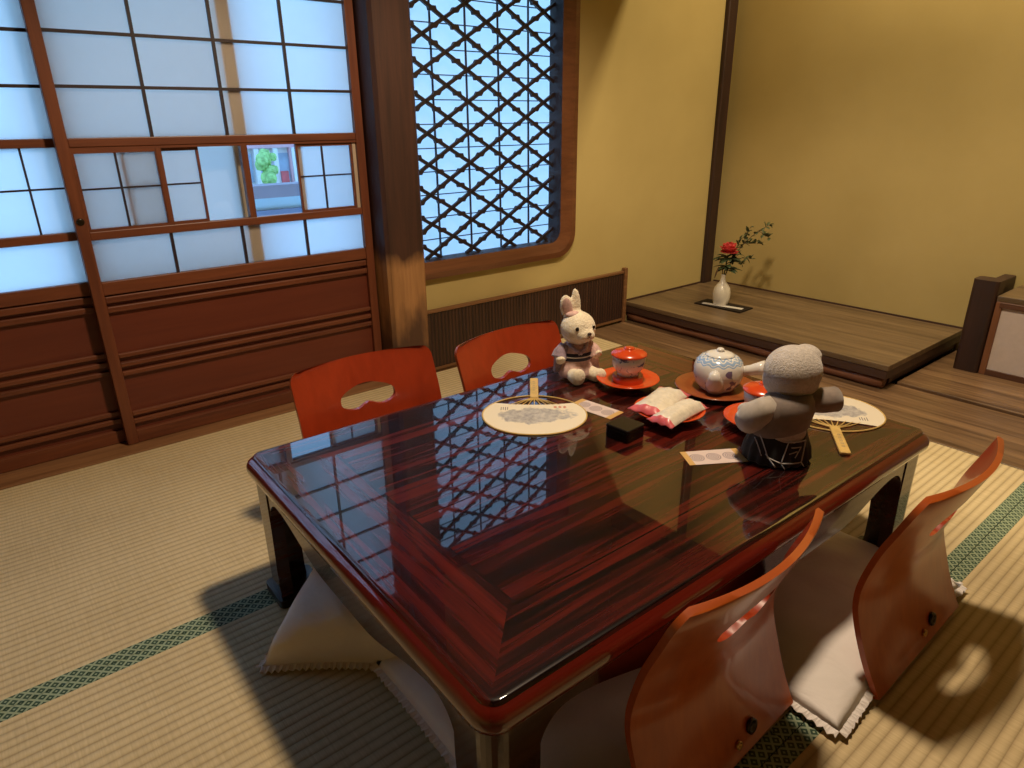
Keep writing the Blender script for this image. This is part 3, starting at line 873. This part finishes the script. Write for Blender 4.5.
cushion('white frilled cushion of the right chair, its lit corner showing between the two near chairs', (1.195, .60, 0), math.radians(1.5), .565, .585, .044, 1, lift_chair(.03, -.30, .07, .19))
cushion('white frilled cushion under the nearest chair, its edge showing below the left table side', (.650, .668, 0), math.radians(-2), .50, .49, .046, 2, lift_chair(.05, -.30, .08, .19))
cushion('white frilled cushion lying askew beside the far left table leg', (.525, 1.060, 0), math.radians(-44), .40, .40, .115, 3, None, .12)

# ------------------------------------------------------------------ round fans on the table
TZ = .3302
def fan(label, c, ang):
    """paper disc centre c, handle pointing along ang"""
    t = thing('paper_fan', label, 'fan', (c[0], c[1], TZ), ang-PI/2, 'round paper fans on the table')
    pts = []
    for k in range(72):
        a = 2*PI*k/72
        x, y = .118*math.copysign(abs(math.cos(a))**.92, math.cos(a)), .109*math.sin(a)
        if y > 0: y *= .90+.10*(1-abs(x)/.122)
        pts.append((x, y))
    # paper covers all but the fork at the handle end
    cut = [(x, min(y, .052+.02*(abs(x)/.122)**2)) for x, y in pts]
    bm = BM(); prism(bm, cut, .0016, .0026, 'z'); obj('paper', bm, 'fan', t)
    rim = BM(); tube(rim, [(x, y, .0022) for x, y in pts]+[(pts[0][0], pts[0][1], .0022)], .0018, 6); obj('rim', rim, 'bamboo', t)
    rb = BM()
    for k in range(9):                                                  # fork of bamboo ribs
        xx = (-1+2*k/8)*.060
        tube(rb, [(0, .094, .0022), (xx*.55, .074, .0022), (xx, .050, .0022)], [.0022, .0014, .001], 5)
    obj('ribs', rb, 'bamboo', t)
    h = BM(); prism(h, [(-.010, .088), (.010, .088), (.0105, .215), (.008, .219), (-.008, .219), (-.0105, .215)], .0004, .0064, 'z')
    hd = obj('handle', h, 'bamboo', t, bevel=.0015)
    ink = BM()
    for k in range(5):                                                  # small brushed characters down the handle
        y = .135+.014*k
        for dx, dy, w, l in ((-.003, 0, .0008, .008), (.0, .003, .006, .0009), (.0, -.002, .0045, .0009)):
            box(ink, dx-w/2, dx+w/2, y+dy-l/2, y+dy+l/2, .0064, .0067)
    obj('handle_writing', ink, 'inkgrey', hd)
    se = BM()
    for k in range(3):
        x = .070-.011*k
        for q in range(3): box(se, x-.0035, x+.0035, .034+q*.0035-.0008, .034+q*.0035+.0008, .0026, .0029)
        box(se, x-.0006, x+.0006, .031, .044, .0026, .0029)
    obj('red_seal', se, 'sealred', t)
    wr = BM()
    for k in range(4): box(wr, -.078+k*.005, -.076+k*.005, .020+.003*(k % 2), .038, .0026, .0028)
    obj('brushed_writing', wr, 'inkgrey', t)
    return t
fan('white paper fan with a grey ink drawing, on the table before the red chairs', (.912, 1.052), math.radians(49.5))
fan('white paper fan at the right table edge, partly behind the grey plush doll', (1.426, .634), math.radians(216))

# ------------------------------------------------------------------ cups, saucers, teapot, tray
def saucer(label, c, r, z=TZ):
    k = r/.085
    bm = BM(); lathe(bm, [(0, .006), (.020*k, .006), (.022*k, 0), (.034*k, 0), (.036*k, .004), (.070*k, .013), (.085*k, .021), (.0855*k, .0225), (.083*k, .0230), (.068*k, .0165), (.036*k, .0095), (0, .0085)], 48)
    o = obj('saucer', bm, 'red', None, smooth=True, loc=(c[0], c[1], z)); return tag(o, label, 'saucer', 'red lacquer saucers on the table')
def teacup(label, c, z):
    t = thing('teacup', label, 'cup', (c[0], c[1], z), 0, 'lidded teacups'); t.scale = (.94, .94, .90)
    b = BM(); lathe(b, [(0, 0), (.028, 0), (.0285, .006), (.033, .012), (.0395, .022), (.0425, .036), (.044, .056), (.0425, .056), (.038, .022), (0, .014)], 40)
    obj('cup', b, 'cup', t, smooth=True)
    l = BM(); lathe(l, [(.0470, .0572), (.0478, .0590), (.046, .0625), (.034, .068), (.016, .0715), (.013, .0725), (.0135, .0765), (.0120, .078), (0, .0785)], 40)
    obj('lid', l, 'red', t, smooth=True)
    return t
def cupstand(label, c):
    t = thing('cup_saucer', label, 'saucer', (c[0], c[1], TZ), 0, 'red cup saucers'); t.scale = (.92, .92, .92)
    b = BM(); lathe(b, [(0, 0), (.036, 0), (.036, .007), (.060, .013), (.083, .022), (.0855, .025), (.083, .0262), (.060, .0180), (.044, .0155), (0, .0155)], 48)
    obj('dish', b, 'red', t, smooth=True)
    q = BM(); lathe(q, [(.0415, .0156), (.041, .024), (.0395, .034), (.036, .034), (0, .034)], 40, cap=False)
    obj('raised_ring', q, 'red', t, smooth=True)
cA = (1.206, 1.036); cB = (1.244, .690)
cupstand('red lacquer saucer under the lidded cup, right beside the rabbit doll', cA)
teacup('white painted teacup with a red lid, on the saucer beside the rabbit doll', (cA[0], cA[1]), TZ+.0318)
cupstand('red lacquer saucer half hidden behind the plush doll with its back turned', cB)
teacup('teacup with a red lid, half hidden behind the plush doll with its back turned', cB, TZ+.0318)
tr = BM(); lathe(tr, [(0, 0), (.055, 0), (.060, .003), (.098, .012), (.1005, .0145), (.098, .0158), (.060, .0075), (0, .0065)], 56)
pc = (1.347, .873)
tag(obj('round_tray', tr, 'darkred', None, smooth=True, loc=(pc[0], pc[1], TZ)), 'round brown lacquer tray under the white teapot', 'tray')
tp = thing('teapot', 'white painted side-handle teapot standing on the brown tray', 'teapot', (pc[0], pc[1], TZ+.0068), -yaw)
tp.scale = (.90, .90, .90)
b = BM(); lathe(b, [(0, 0), (.040, 0), (.046, .004), (.059, .020), (.0650, .042), (.0650, .064), (.0600, .080), (.050, .0905), (.040, .0950), (0, .0950)], 48)
obj('body', b, 'pot', tp, smooth=True)
b = BM(); lathe(b, [(.0385, .0957), (.0385, .0975), (.030, .1015), (.014, .105), (.009, .1055)], 40); ld = obj('lid', b, 'pot', tp, smooth=True)
b = BM(); blob(b, (0, 0, .1095), (.0105, .0105, .0065), 16, 10); obj('knob', b, 'china', ld, smooth=True)
b = BM(); tube(b, [(.050, -.014, .052), (.078, -.030, .062), (.094, -.040, .069), (.108, -.048, .075)], [.0125, .0145, .0175, .0195], 20)
obj('side_handle', b, 'china', tp, smooth=True)
b = BM(); lathe(b, [(0, .0), (.0145, .0)], 20, cap=False)
bmesh.ops.rotate(b, verts=b.verts, cent=(0, 0, 0), matrix=(Matrix.Rotation(-.46, 3, 'Z') @ Matrix.Rotation(PI/2-.33, 3, 'Y'))); bmesh.ops.translate(b, verts=b.verts, vec=(.1091, -.0486, .0754))
obj('handle_hollow', b, 'stem', tp)
b = BM(); tube(b, [(-.018, -.042, .022), (-.026, -.058, .036), (-.031, -.070, .054), (-.034, -.076, .070)], [.026, .022, .0155, .0115], 18)
obj('spout', b, 'china', tp, smooth=True)

# red plate with wrapped sweets
sc = (1.133, .848)
saucer('red lacquer dish carrying the wrapped sweets, in the middle of the table', sc, .078)
def packet(label, c, rz, z, l, wd, h, tilt=0):
    bm = BM(); nx, ny = 22, 12; T, B = [], []
    for j in range(ny+1):
        a, d = [], []
        for i in range(nx+1):
            u, v = -1+2*i/nx, -1+2*j/ny
            p = max(0, 1-abs(u)**6)*max(0, 1-abs(v)**2.6)
            z_ = p*h+.0012*math.sin(13*u+5*v)*p
            x, y = u*l/2, v*wd/2*(1+.10*abs(u)**4)
            a.append(bm.verts.new((x, y, .002+z_+.002*abs(u)*math.sin(9*v))))
            d.append(bm.verts.new((x, y, 0+.002*abs(u)*math.sin(9*v))))
        T.append(a); B.append(d)
    for j in range(ny):
        for i in range(nx):
            bm.faces.new((T[j][i], T[j][i+1], T[j+1][i+1], T[j+1][i])); bm.faces.new((B[j][i], B[j+1][i], B[j+1][i+1], B[j][i+1]))
    for j in range(ny):
        for i in (0, nx): bm.faces.new((T[j][i], T[j+1][i], B[j+1][i], B[j][i]))
    for i in range(nx):
        for j in (0, ny): bm.faces.new((T[j][i], B[j][i], B[j][i+1], T[j][i+1]))
    o = obj('sweet_packet', bm, 'packet', None, smooth=True, loc=(c[0], c[1], z)); o.rotation_euler = (tilt, 0, rz)
    return tag(o, label, 'sweet', 'wrapped sweets on the red dish')
packet('pale wrapped sweet with red ends on the red dish, the one nearer the rabbit doll', (1.140, .880), math.radians(14), TZ+.024, .160, .074, .016)
packet('pale wrapped sweet with red ends on the red dish, the one nearer the black box', (1.118, .812), math.radians(6), TZ+.024, .150, .058, .018)

# black square box
ab = thing('black_box', 'small black lacquer square box on the table beside the fan', 'box', (.985, .846, TZ), math.radians(4))
obj('body', prism(BM(), rrect(-.029, .029, -.029, .029, .004, 3), 0, .022, 'z'), 'black', ab, bevel=.002)
obj('lid', prism(BM(), rrect(-.030, .030, -.030, .030, .005, 3), .0225, .029, 'z'), 'black', ab, bevel=.0025)

# printed slips
def slip(label, c, rz, l=.120, w=.052):
    o = obj('printed_slip', bx(-l/2, l/2, -w/2, w/2, 0, .0012), 'card', None, loc=(c[0], c[1], TZ), rotz=rz)
    return tag(o, label, 'paper slip', 'printed paper slips on the table')
slip('printed slip with ochre ends lying between the fan and the black box', (1.041, .985), math.radians(-83))
slip('printed slip with ochre ends lying in front of the plush doll with its back turned', (1.046, .668), math.radians(-32), .118, .056)

# ------------------------------------------------------------------ rabbit doll (local x = camera right, local y = away from camera)
def ellip(bm, c, r, rot=None): return blob(bm, c, r, 28, 20, rot)
rb = thing('rabbit_doll', 'cream plush rabbit doll in a pink kimono with a navy sash, sitting on the table', 'plush doll', (1.150, 1.165, TZ), -yaw+.22)
rb.scale = (.95, .95, .95)
b = BM()
ellip(b, (0, .0, .052), (.036, .030, .052))                        # trunk
ellip(b, (.002, -.006, .142), (.047, .045, .045))                   # head
ellip(b, (.012, -.046, .132), (.024, .014, .017))                   # muzzle
tube(b, [(-.034, -.002, .088), (-.050, -.014, .070), (-.050, -.030, .058)], [.013, .0145, .014], 14)
tube(b, [(.034, -.002, .088), (.050, -.012, .074), (.054, -.026, .066)], [.013, .0145, .014], 14)
tube(b, [(-.018, -.010, .024), (-.016, -.044, .020), (-.014, -.066, .022)], [.020, .020, .021], 14)
tube(b, [(.022, -.008, .024), (.038, -.036, .019), (.048, -.055, .020)], [.020, .019, .019], 14)
ellip(b, (-.014, -.066, .026), (.020, .013, .023)); ellip(b, (.050, -.056, .022), (.018, .013, .019))
# ears: the left one folded forward, the right one upright
ellip(b, (-.026, .004, .197), (.020, .009, .036), RY(-.25) @ RX(.1))
ellip(b, (-.001, .006, .206), (.013, .008, .042), RY(-.10))
body = remesh_parts(b, .0035, 6)
obj('body', body, 'cream', rb, smooth=True)
b = BM(); ellip(b, (-.0275, -.0045, .198), (.0135, .004, .028), RY(-.25) @ RX(.1)); obj('inner_ear', b, 'pinkcloth', rb, smooth=True)
def kim(bm, prof, n=40, flat=.82):
    rows = [[bm.verts.new((r*math.cos(2*PI*i/n), r*flat*math.sin(2*PI*i/n)+oy_, z)) for i in range(n)] for r, z, oy_ in prof]
    for A, B in zip(rows, rows[1:]):
        for i in range(n): bm.faces.new((A[i], A[(i+1) % n], B[(i+1) % n], B[i]))
    bm.faces.new(rows[0]); bm.faces.new(rows[-1]); return bm
b = BM(); kim(b, [(.047, .012, -.008), (.052, .022, -.010), (.046, .040, -.004), (.0415, .056, 0), (.042, .076, 0), (.037, .094, 0), (.026, .103, 0)])
obj('kimono', b, 'pinkcloth', rb, smooth=True)
b = BM(); kim(b, [(.0425, .0565, 0), (.0440, .058, 0), (.0440, .0765, 0), (.0425, .078, 0)]); sash = obj('sash', b, 'navy', rb, smooth=True)
b = BM(); kim(b, [(.0442, .0660, 0), (.0450, .0668, 0), (.0450, .0686, 0), (.0442, .0694, 0)]); obj('sash_cord', b, 'china', sash, smooth=True)
b = BM()
for sg in (-1, 1):                                                   # collar bands crossing on the chest
    tube(b, [(sg*.026, -.018, .103), (sg*.012, -.0345, .090), (-sg*.006, -.0365, .079)], [.005, .005, .005], 8)
obj('collar', b, 'purplecloth', rb, smooth=True)
for sg in (-1, 1):
    b = BM(); tube(b, [(sg*.030, -.001, .092), (sg*.045, -.007, .077), (sg*.0505, -.012, .064)], [.0165, .0195, .022], 16)
    prism(b, [(sg*.038, .070), (sg*.060, .066), (sg*.064, .024), (sg*.044, .022)], -.014, .004, 'y')
    obj('sleeve', b, 'pinkcloth' if sg > 0 else 'purplecloth', rb, smooth=False, bevel=.002)
for sx_, z_ in ((-.013, .150), (.0335, .150)):
    b = BM(); blob(b, (sx_, -.0465 if sx_ < 0 else -.0375, z_), (.0052, .004, .0056), 16, 12); obj('eye', b, 'eye', rb, smooth=True)
b = BM(); blob(b, (.016, -.0595, .139), (.006, .004, .0045), 16, 12); obj('nose', b, 'nose', rb, smooth=True)
b = BM(); tube(b, [(.016, -.0605, .135), (.016, -.0600, .130), (.010, -.0580, .1265), (.006, -.0560, .128)], .0008, 6)
tube(b, [(.016, -.0600, .130), (.022, -.0570, .1265), (.026, -.054, .128)], .0008, 6); obj('mouth', b, 'nose', rb, smooth=True)
b = BM(); blob(b, (-.012, -.006, .180), (.022, .016, .009), 16, 10); obj('hair_band', b, 'pinkcloth', rb, smooth=True)

# ------------------------------------------------------------------ plush doll seen from behind
td = thing('plush_doll', 'grey plush doll in taupe jacket and black skirt, its back to the camera', 'plush doll', (1.126, .592, TZ), -yaw)
b = BM()
ellip(b, (.014, .0, .066), (.044, .038, .066))
ellip(b, (.026, .020, .176), (.053, .052, .049)); ellip(b, (.028, .028, .156), (.052, .049, .044))
ellip(b, (.056, .030, .207), (.024, .026, .016), RY(.35))           # ear on the far side of the crown
ellip(b, (.030, .062, .160), (.024, .020, .018))
tube(b, [(-.022, .0, .118), (-.046, .014, .098), (-.050, .040, .086)], [.016, .017, .016], 14)
tube(b, [(.045, .004, .122), (.080, .012, .120), (.112, .018, .121)], [.018, .018, .016], 14)
tube(b, [(-.016, .01, .026), (-.020, .030, .022), (-.020, .044, .024)], [.024, .022, .021], 14)
tube(b, [(.040, .01, .026), (.040, .028, .022), (.040, .042, .024)], [.024, .022, .021], 14)
obj('body', remesh_parts(b, .0035, 6), 'greyfur', td, smooth=True)
b = BM(); rows = []
for r, z, cx in ((.050, .060, .012), (.053, .064, .012), (.053, .090, .014), (.052, .110, .017), (.046, .128, .020), (.034, .140, .024)):
    rows.append([b.verts.new((cx+r*math.cos(2*PI*i/36), .002+r*.86*math.sin(2*PI*i/36)+(.004 if z < .1 else 0), z+(.012*math.cos(2*PI*i/36+.4) if z < .07 else 0))) for i in range(36)])
for A, B in zip(rows, rows[1:]):
    for i in range(36): b.faces.new((A[i], A[(i+1) % 36], B[(i+1) % 36], B[i]))
b.faces.new(rows[0]); b.faces.new(rows[-1])
obj('jacket', b, 'jacket', td, smooth=True)
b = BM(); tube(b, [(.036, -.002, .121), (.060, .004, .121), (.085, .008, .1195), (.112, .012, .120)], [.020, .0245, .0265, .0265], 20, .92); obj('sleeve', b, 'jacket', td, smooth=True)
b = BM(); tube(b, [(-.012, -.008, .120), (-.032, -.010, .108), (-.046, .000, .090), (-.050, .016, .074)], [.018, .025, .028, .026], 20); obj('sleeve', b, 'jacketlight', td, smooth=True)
# black skirt, wide and pleated
b = BM(); rows = []
for r, z in ((.060, .001), (.064, .006), (.060, .030), (.054, .052), (.050, .066)):
    rows.append([b.verts.new((.012+(r+(.003*math.cos(i*PI*.5) if z < .05 else 0))*math.cos(2*PI*i/64), .010+(r*.86+(.003*math.cos(i*PI*.5) if z < .05 else 0))*math.sin(2*PI*i/64), z)) for i in range(64)])
for A, B in zip(rows, rows[1:]):
    for i in range(64): b.faces.new((A[i], A[(i+1) % 64], B[(i+1) % 64], B[i]))
b.faces.new(rows[0]); b.faces.new(rows[-1])
sk = obj('skirt', b, 'blackcloth', td, smooth=True)
def skirt_pt(u, z):
    """point on the camera side of the skirt at sideways position u"""
    r = .0645-.0145*max(0, (z-.006)/.060) if z > .006 else .064
    x = max(-.99, min(.99, (u)/r)); return (.012+r*x, .010-(r*.86)*math.sqrt(1-x*x)-.0042, z)
b = BM()
sq = [(-.012, .014), (.028, .014), (.037, .053), (.000, .055)]
for k in range(4):
    p, q = sq[k], sq[(k+1) % 4]
    tube(b, [skirt_pt(p[0]+(q[0]-p[0])*t/6, p[1]+(q[1]-p[1])*t/6) for t in range(7)], .0012, 6)
for p, q in (((-.012, .014), (-.004, .002)), ((.028, .014), (.036, .003)), ((-.012, .014), (-.034, .022)), ((.006, .044), (.026, .043)), ((.026, .043), (.014, .024)), ((.002, .032), (.018, .036))):
    tube(b, [skirt_pt(p[0]+(q[0]-p[0])*t/5, p[1]+(q[1]-p[1])*t/5) for t in range(6)], .0010, 6)
obj('white_crest', b, 'whitecloth', sk, smooth=True)
b = BM()
for k, (a, c) in enumerate((((-.046, .060), (-.034, .020)), ((-.052, .050), (-.044, .022)), ((-.038, .028), (-.022, .006)))):
    tube(b, [skirt_pt(a[0]+(c[0]-a[0])*t/5, a[1]+(c[1]-a[1])*t/5) for t in range(6)], .0011, 6)
obj('white_cord', b, 'whitecloth', sk, smooth=True)

# ------------------------------------------------------------------ alcove: mat, slip, vase, flowers
PZ = .1032
o = obj('vase_board', bx(-.058, .058, -.125, .125, 0, .006), 'blackboard', None, bevel=.001, loc=(2.792, 1.822, PZ), rotz=math.radians(3)); tag(o, 'black lacquer board under the white vase in the alcove', 'board')
o = obj('paper_strip', bx(-.014, .014, -.100, .100, 0, .001), 'china', None, loc=(2.775, 1.815, PZ+.0061), rotz=math.radians(12)); tag(o, 'narrow white paper strip on the black board under the vase', 'paper strip')
vz = PZ+.0072
vx, vy = 2.800, 1.843
b = BM(); lathe(b, [(0, 0), (.033, 0), (.036, .003), (.0405, .030), (.0415, .058), (.037, .080), (.025, .098), (.014, .112), (.011, .128), (.0115, .142), (.0135, .146), (.0105, .146), (.008, .128), (0, .11)], 40)
tag(obj('vase', b, 'vasewhite', None, smooth=True, loc=(vx, vy, vz)), 'small white bottle vase on the black board in the alcove', 'vase')
def leafmesh(bm, base, d, l, w, up_=(0, 0, 1), curl=.2):
    d = Vector(d).normalized(); upv = Vector(up_); s_ = d.cross(upv); s_ = s_.normalized() if s_.length > 1e-3 else Vector((1, 0, 0)); nrm = s_.cross(d)
    prev = None; n = 6
    for k in range(n+1):
        t = k/n; wd = w*math.sin(PI*min(1, t*.92+.06))**.8*(1 if t < 1 else 0)
        c = Vector(base)+d*l*t+nrm*(-curl*l*t*t)
        a = bm.verts.new(c-s_*wd+nrm*wd*.25); m_ = bm.verts.new(c); e = bm.verts.new(c+s_*wd+nrm*wd*.25)
        if prev: bm.faces.new((prev[0], prev[1], m_, a)); bm.faces.new((prev[1], prev[2], e, m_))
        prev = (a, m_, e)
ft = vz+.142
CY_, SY_ = math.cos(yaw), math.sin(yaw)
ctr = Vector((CY_, -SY_, 0))        # picture-right direction on the floor
def fp(r, z, f=0.0): # point offset in the picture-right direction by r, height z, depth f
    return (vx+ctr.x*r+SY_*f, vy+ctr.y*r+CY_*f, z)
fl = thing('red_flower', 'red double flower with dark leaves in the white alcove vase', 'flower', (vx, vy, ft))
def loc_(p): return (p[0]-vx, p[1]-vy, p[2]-ft)
b = BM(); tube(b, [loc_(fp(0, vz+.115)), loc_(fp(.006, ft+.04)), loc_(fp(.008, ft+.098, -.01))], [.003, .003, .0035], 8); obj('stem', b, 'leaf', fl, smooth=True)
b = BM(); fc = Vector(loc_(fp(.010, ft+.130, -.012)))
rnd = random.Random(3)
for ring, (cnt, tilt, l, w) in enumerate(((8, .2, .034, .014), (10, .5, .038, .017), (12, .85, .040, .019), (12, 1.25, .038, .018), (10, 1.7, .034, .016))):
    for k in range(cnt):
        a = 2*PI*k/cnt+ring*.4+rnd.random()*.3; tl = tilt+rnd.uniform(-.12, .12)
        d = (math.sin(tl)*math.cos(a), math.sin(tl)*math.sin(a), math.cos(tl))
        leafmesh(b, fc+Vector((0, 0, -.022)), d, 1.25*l*rnd.uniform(.9, 1.1), 1.2*w, (-d[0], -d[1], .8), -.25)
po = obj('petals', b, 'petal', fl, smooth=True); sm = po.modifiers.new('s', 'SOLIDIFY'); sm.thickness = .0012
b = BM()
for k in range(26):
    a = rnd.uniform(0, 2*PI); h0 = ft+.015+.080*rnd.random()
    d = (math.cos(a), math.sin(a), rnd.uniform(-.1, .7)); leafmesh(b, loc_(fp(.008+.006*rnd.random(), h0)), d, rnd.uniform(.045, .075), .013, curl=.25)
lo = obj('leaves', b, 'leaf', fl, smooth=True); sm = lo.modifiers.new('s', 'SOLIDIFY'); sm.thickness = .0008
sp_ = thing('leafy_sprig', 'fine leafy sprig leaning to the right out of the white vase', 'sprig', (vx, vy, ft))
b = BM(); lv = BM(); tips = []
rnd = random.Random(11)
main = [loc_(fp(.0, vz+.115)), loc_(fp(.035, ft+.07, .01)), loc_(fp(.085, ft+.145, .02)), loc_(fp(.150, ft+.205, .02)), loc_(fp(.205, ft+.235, .02))]
tube(b, main, [.0025, .0022, .0018, .0013, .0008], 6)
br = [([main[1], loc_(fp(.075, ft+.085, -.02)), loc_(fp(.115, ft+.082, -.03))]), ([main[1], loc_(fp(.07, ft+.055, .03)), loc_(fp(.105, ft+.048, .04))]),
      ([main[2], loc_(fp(.13, ft+.150, 0)), loc_(fp(.165, ft+.148, 0))]), ([main[2], loc_(fp(.10, ft+.19, .04)), loc_(fp(.125, ft+.222, .05))]), ([main[3], loc_(fp(.17, ft+.19, -.02)), loc_(fp(.19, ft+.178, -.03))]), ([main[1], loc_(fp(.06, ft+.125, .03)), loc_(fp(.075, ft+.165, .04))])]
for q in br: tube(b, q, [.0014, .0011, .0007], 5)
obj('twigs', b, 'stem', sp_, smooth=True)
for q in [main[1:]]+br:
    for a, c in zip(q, q[1:]):
        for k in range(9):
            p = Vector(a).lerp(Vector(c), rnd.random())
            leafmesh(lv, p, (rnd.uniform(-.3, 1)*ctr.x+rnd.uniform(-.5, .5), rnd.uniform(-.3, 1)*ctr.y+rnd.uniform(-.5, .5), rnd.uniform(-.4, .9)), rnd.uniform(.018, .032), .0075)
lo = obj('leaves', lv, 'sprig', sp_, smooth=True); sm = lo.modifiers.new('s', 'SOLIDIFY'); sm.thickness = .0006
wl_ = BM(); tube(wl_, [(0, 0, -.02), loc_(fp(-.012, ft+.035, -.01)), loc_(fp(-.030, ft+.040, -.012)), loc_(fp(-.040, ft+.015, -.014)), loc_(fp(-.046, ft-.012, -.014))], [.0018, .003, .0055, .0065, .002], 8, .4)
obj('brown_leaf', wl_, 'stem', sp_, smooth=True)

# ------------------------------------------------------------------ outside, seen through the one clear pane
bl = thing('balcony_parapet', 'grey balcony parapet with a pale panel, outside beyond the clear pane', 'parapet', (1.6, 4.05, -.6))
obj('cap', bx(-2.2, 2.6, -.06, .08, 1.155, 1.225), 'concrete', bl)
obj('pale_panel', bx(-2.2, 2.6, -.01, .01, 1.085, 1.154), 'paleblue', bl)
obj('bottom_rail', bx(-2.2, 2.6, -.03, .05, .98, 1.084), 'bluegrey', bl)
obj('wall', bx(-2.2, 2.6, -.01, .03, -2.4, .979), 'concrete', bl)
struct(obj('floor_street', bx(-60, 90, 5, 120, -3.2, -3.0), 'street'))
bd = thing('shop_building', 'white and pink shop building across the street, seen through the clear pane', 'building', (16.5, 46, -3))
obj('wall', bx(-9, 9, 0, 6, 0, 6), 'facade', bd)
obj('pink_side', bx(1.6, 9, -.3, -.01, 0, 6), 'facadepink', bd)
obj('fascia', bx(-9, 1.59, -.5, -.01, 2.55, 3.4), 'facadepink', bd)
for k in range(-3, 4): obj('shop_window', bx(k*1.25-.40, k*1.25+.40, -.08, -.01, .45, 2.2), 'shopglass', bd)
for k in range(-3, 4): obj('column', bx(k*1.25+.48, k*1.25+.78, -.45, -.01, 0, 2.54), 'facade', bd)
obj('banner', bx(.75, 1.25, -.7, -.6, .3, 1.1), 'shopred', bd)
st = thing('street_tree', 'bright green street tree before the white shop, seen through the clear pane', 'tree', (15.5, 43, -3))
b = BM(); tube(b, [(0, 0, 0), (.03, 0, .8), (-.02, 0, 1.5)], [.10, .08, .06], 8); obj('trunk', b, 'stem', st, smooth=True)
b = BM(); rnd = random.Random(5)
for k in range(16):
    a = rnd.uniform(0, 2*PI); rr = rnd.uniform(.1, .62)
    blob(b, (rr*math.cos(a), rr*math.sin(a), rnd.uniform(.9, 2.25)), (rnd.uniform(.22, .38),)*3, 12, 8, fn=lambda p: p*(1+.18*math.sin(7*p.x+5*p.y)*math.sin(6*p.z)))
obj('crown', b, 'treeleaf', st)

# ------------------------------------------------------------------ light
wd = bpy.data.worlds.new('sky'); S.world = wd; wd.use_nodes = True
bg = wd.node_tree.nodes['Background']; bg.inputs[0].default_value = (.27, .56, .96, 1); bg.inputs[1].default_value = 2.9
def lamp(name, kind, loc, energy, col, size=.1, rot=(0, 0, 0), size_y=None):
    d = bpy.data.lights.new(name, kind); d.energy = energy; d.color = col
    if kind == 'POINT': d.shadow_soft_size = size
    if kind == 'AREA':
        d.size = size
        if size_y: d.shape = 'RECTANGLE'; d.size_y = size_y
    o = bpy.data.objects.new(name, d); COL.objects.link(o); o.location = loc; o.rotation_euler = rot; return o
cl = lamp('ceiling_lamp', 'SPOT', (1.08, .80, 2.15), 142, (1.0, .79, .54), .09)
cl.data.spot_size = math.radians(136); cl.data.spot_blend = .35; cl.data.shadow_soft_size = .09
lamp('alcove_lamp', 'AREA', (2.90, .75, 2.40), 40, (1.0, .82, .50), .10, (0, 0, 0), 1.6)

S.view_settings.view_transform = 'Standard'; S.view_settings.look = 'None'
S.view_settings.gamma = 1; S.view_settings.use_curve_mapping = False
S.view_settings.exposure = 0
S.cycles.use_denoising = True
S.cycles.max_bounces = 10; S.cycles.diffuse_bounces = 5; S.cycles.glossy_bounces = 5; S.cycles.transmission_bounces = 6; S.cycles.transparent_max_bounces = 8
S.cycles.sample_clamp_indirect = 6
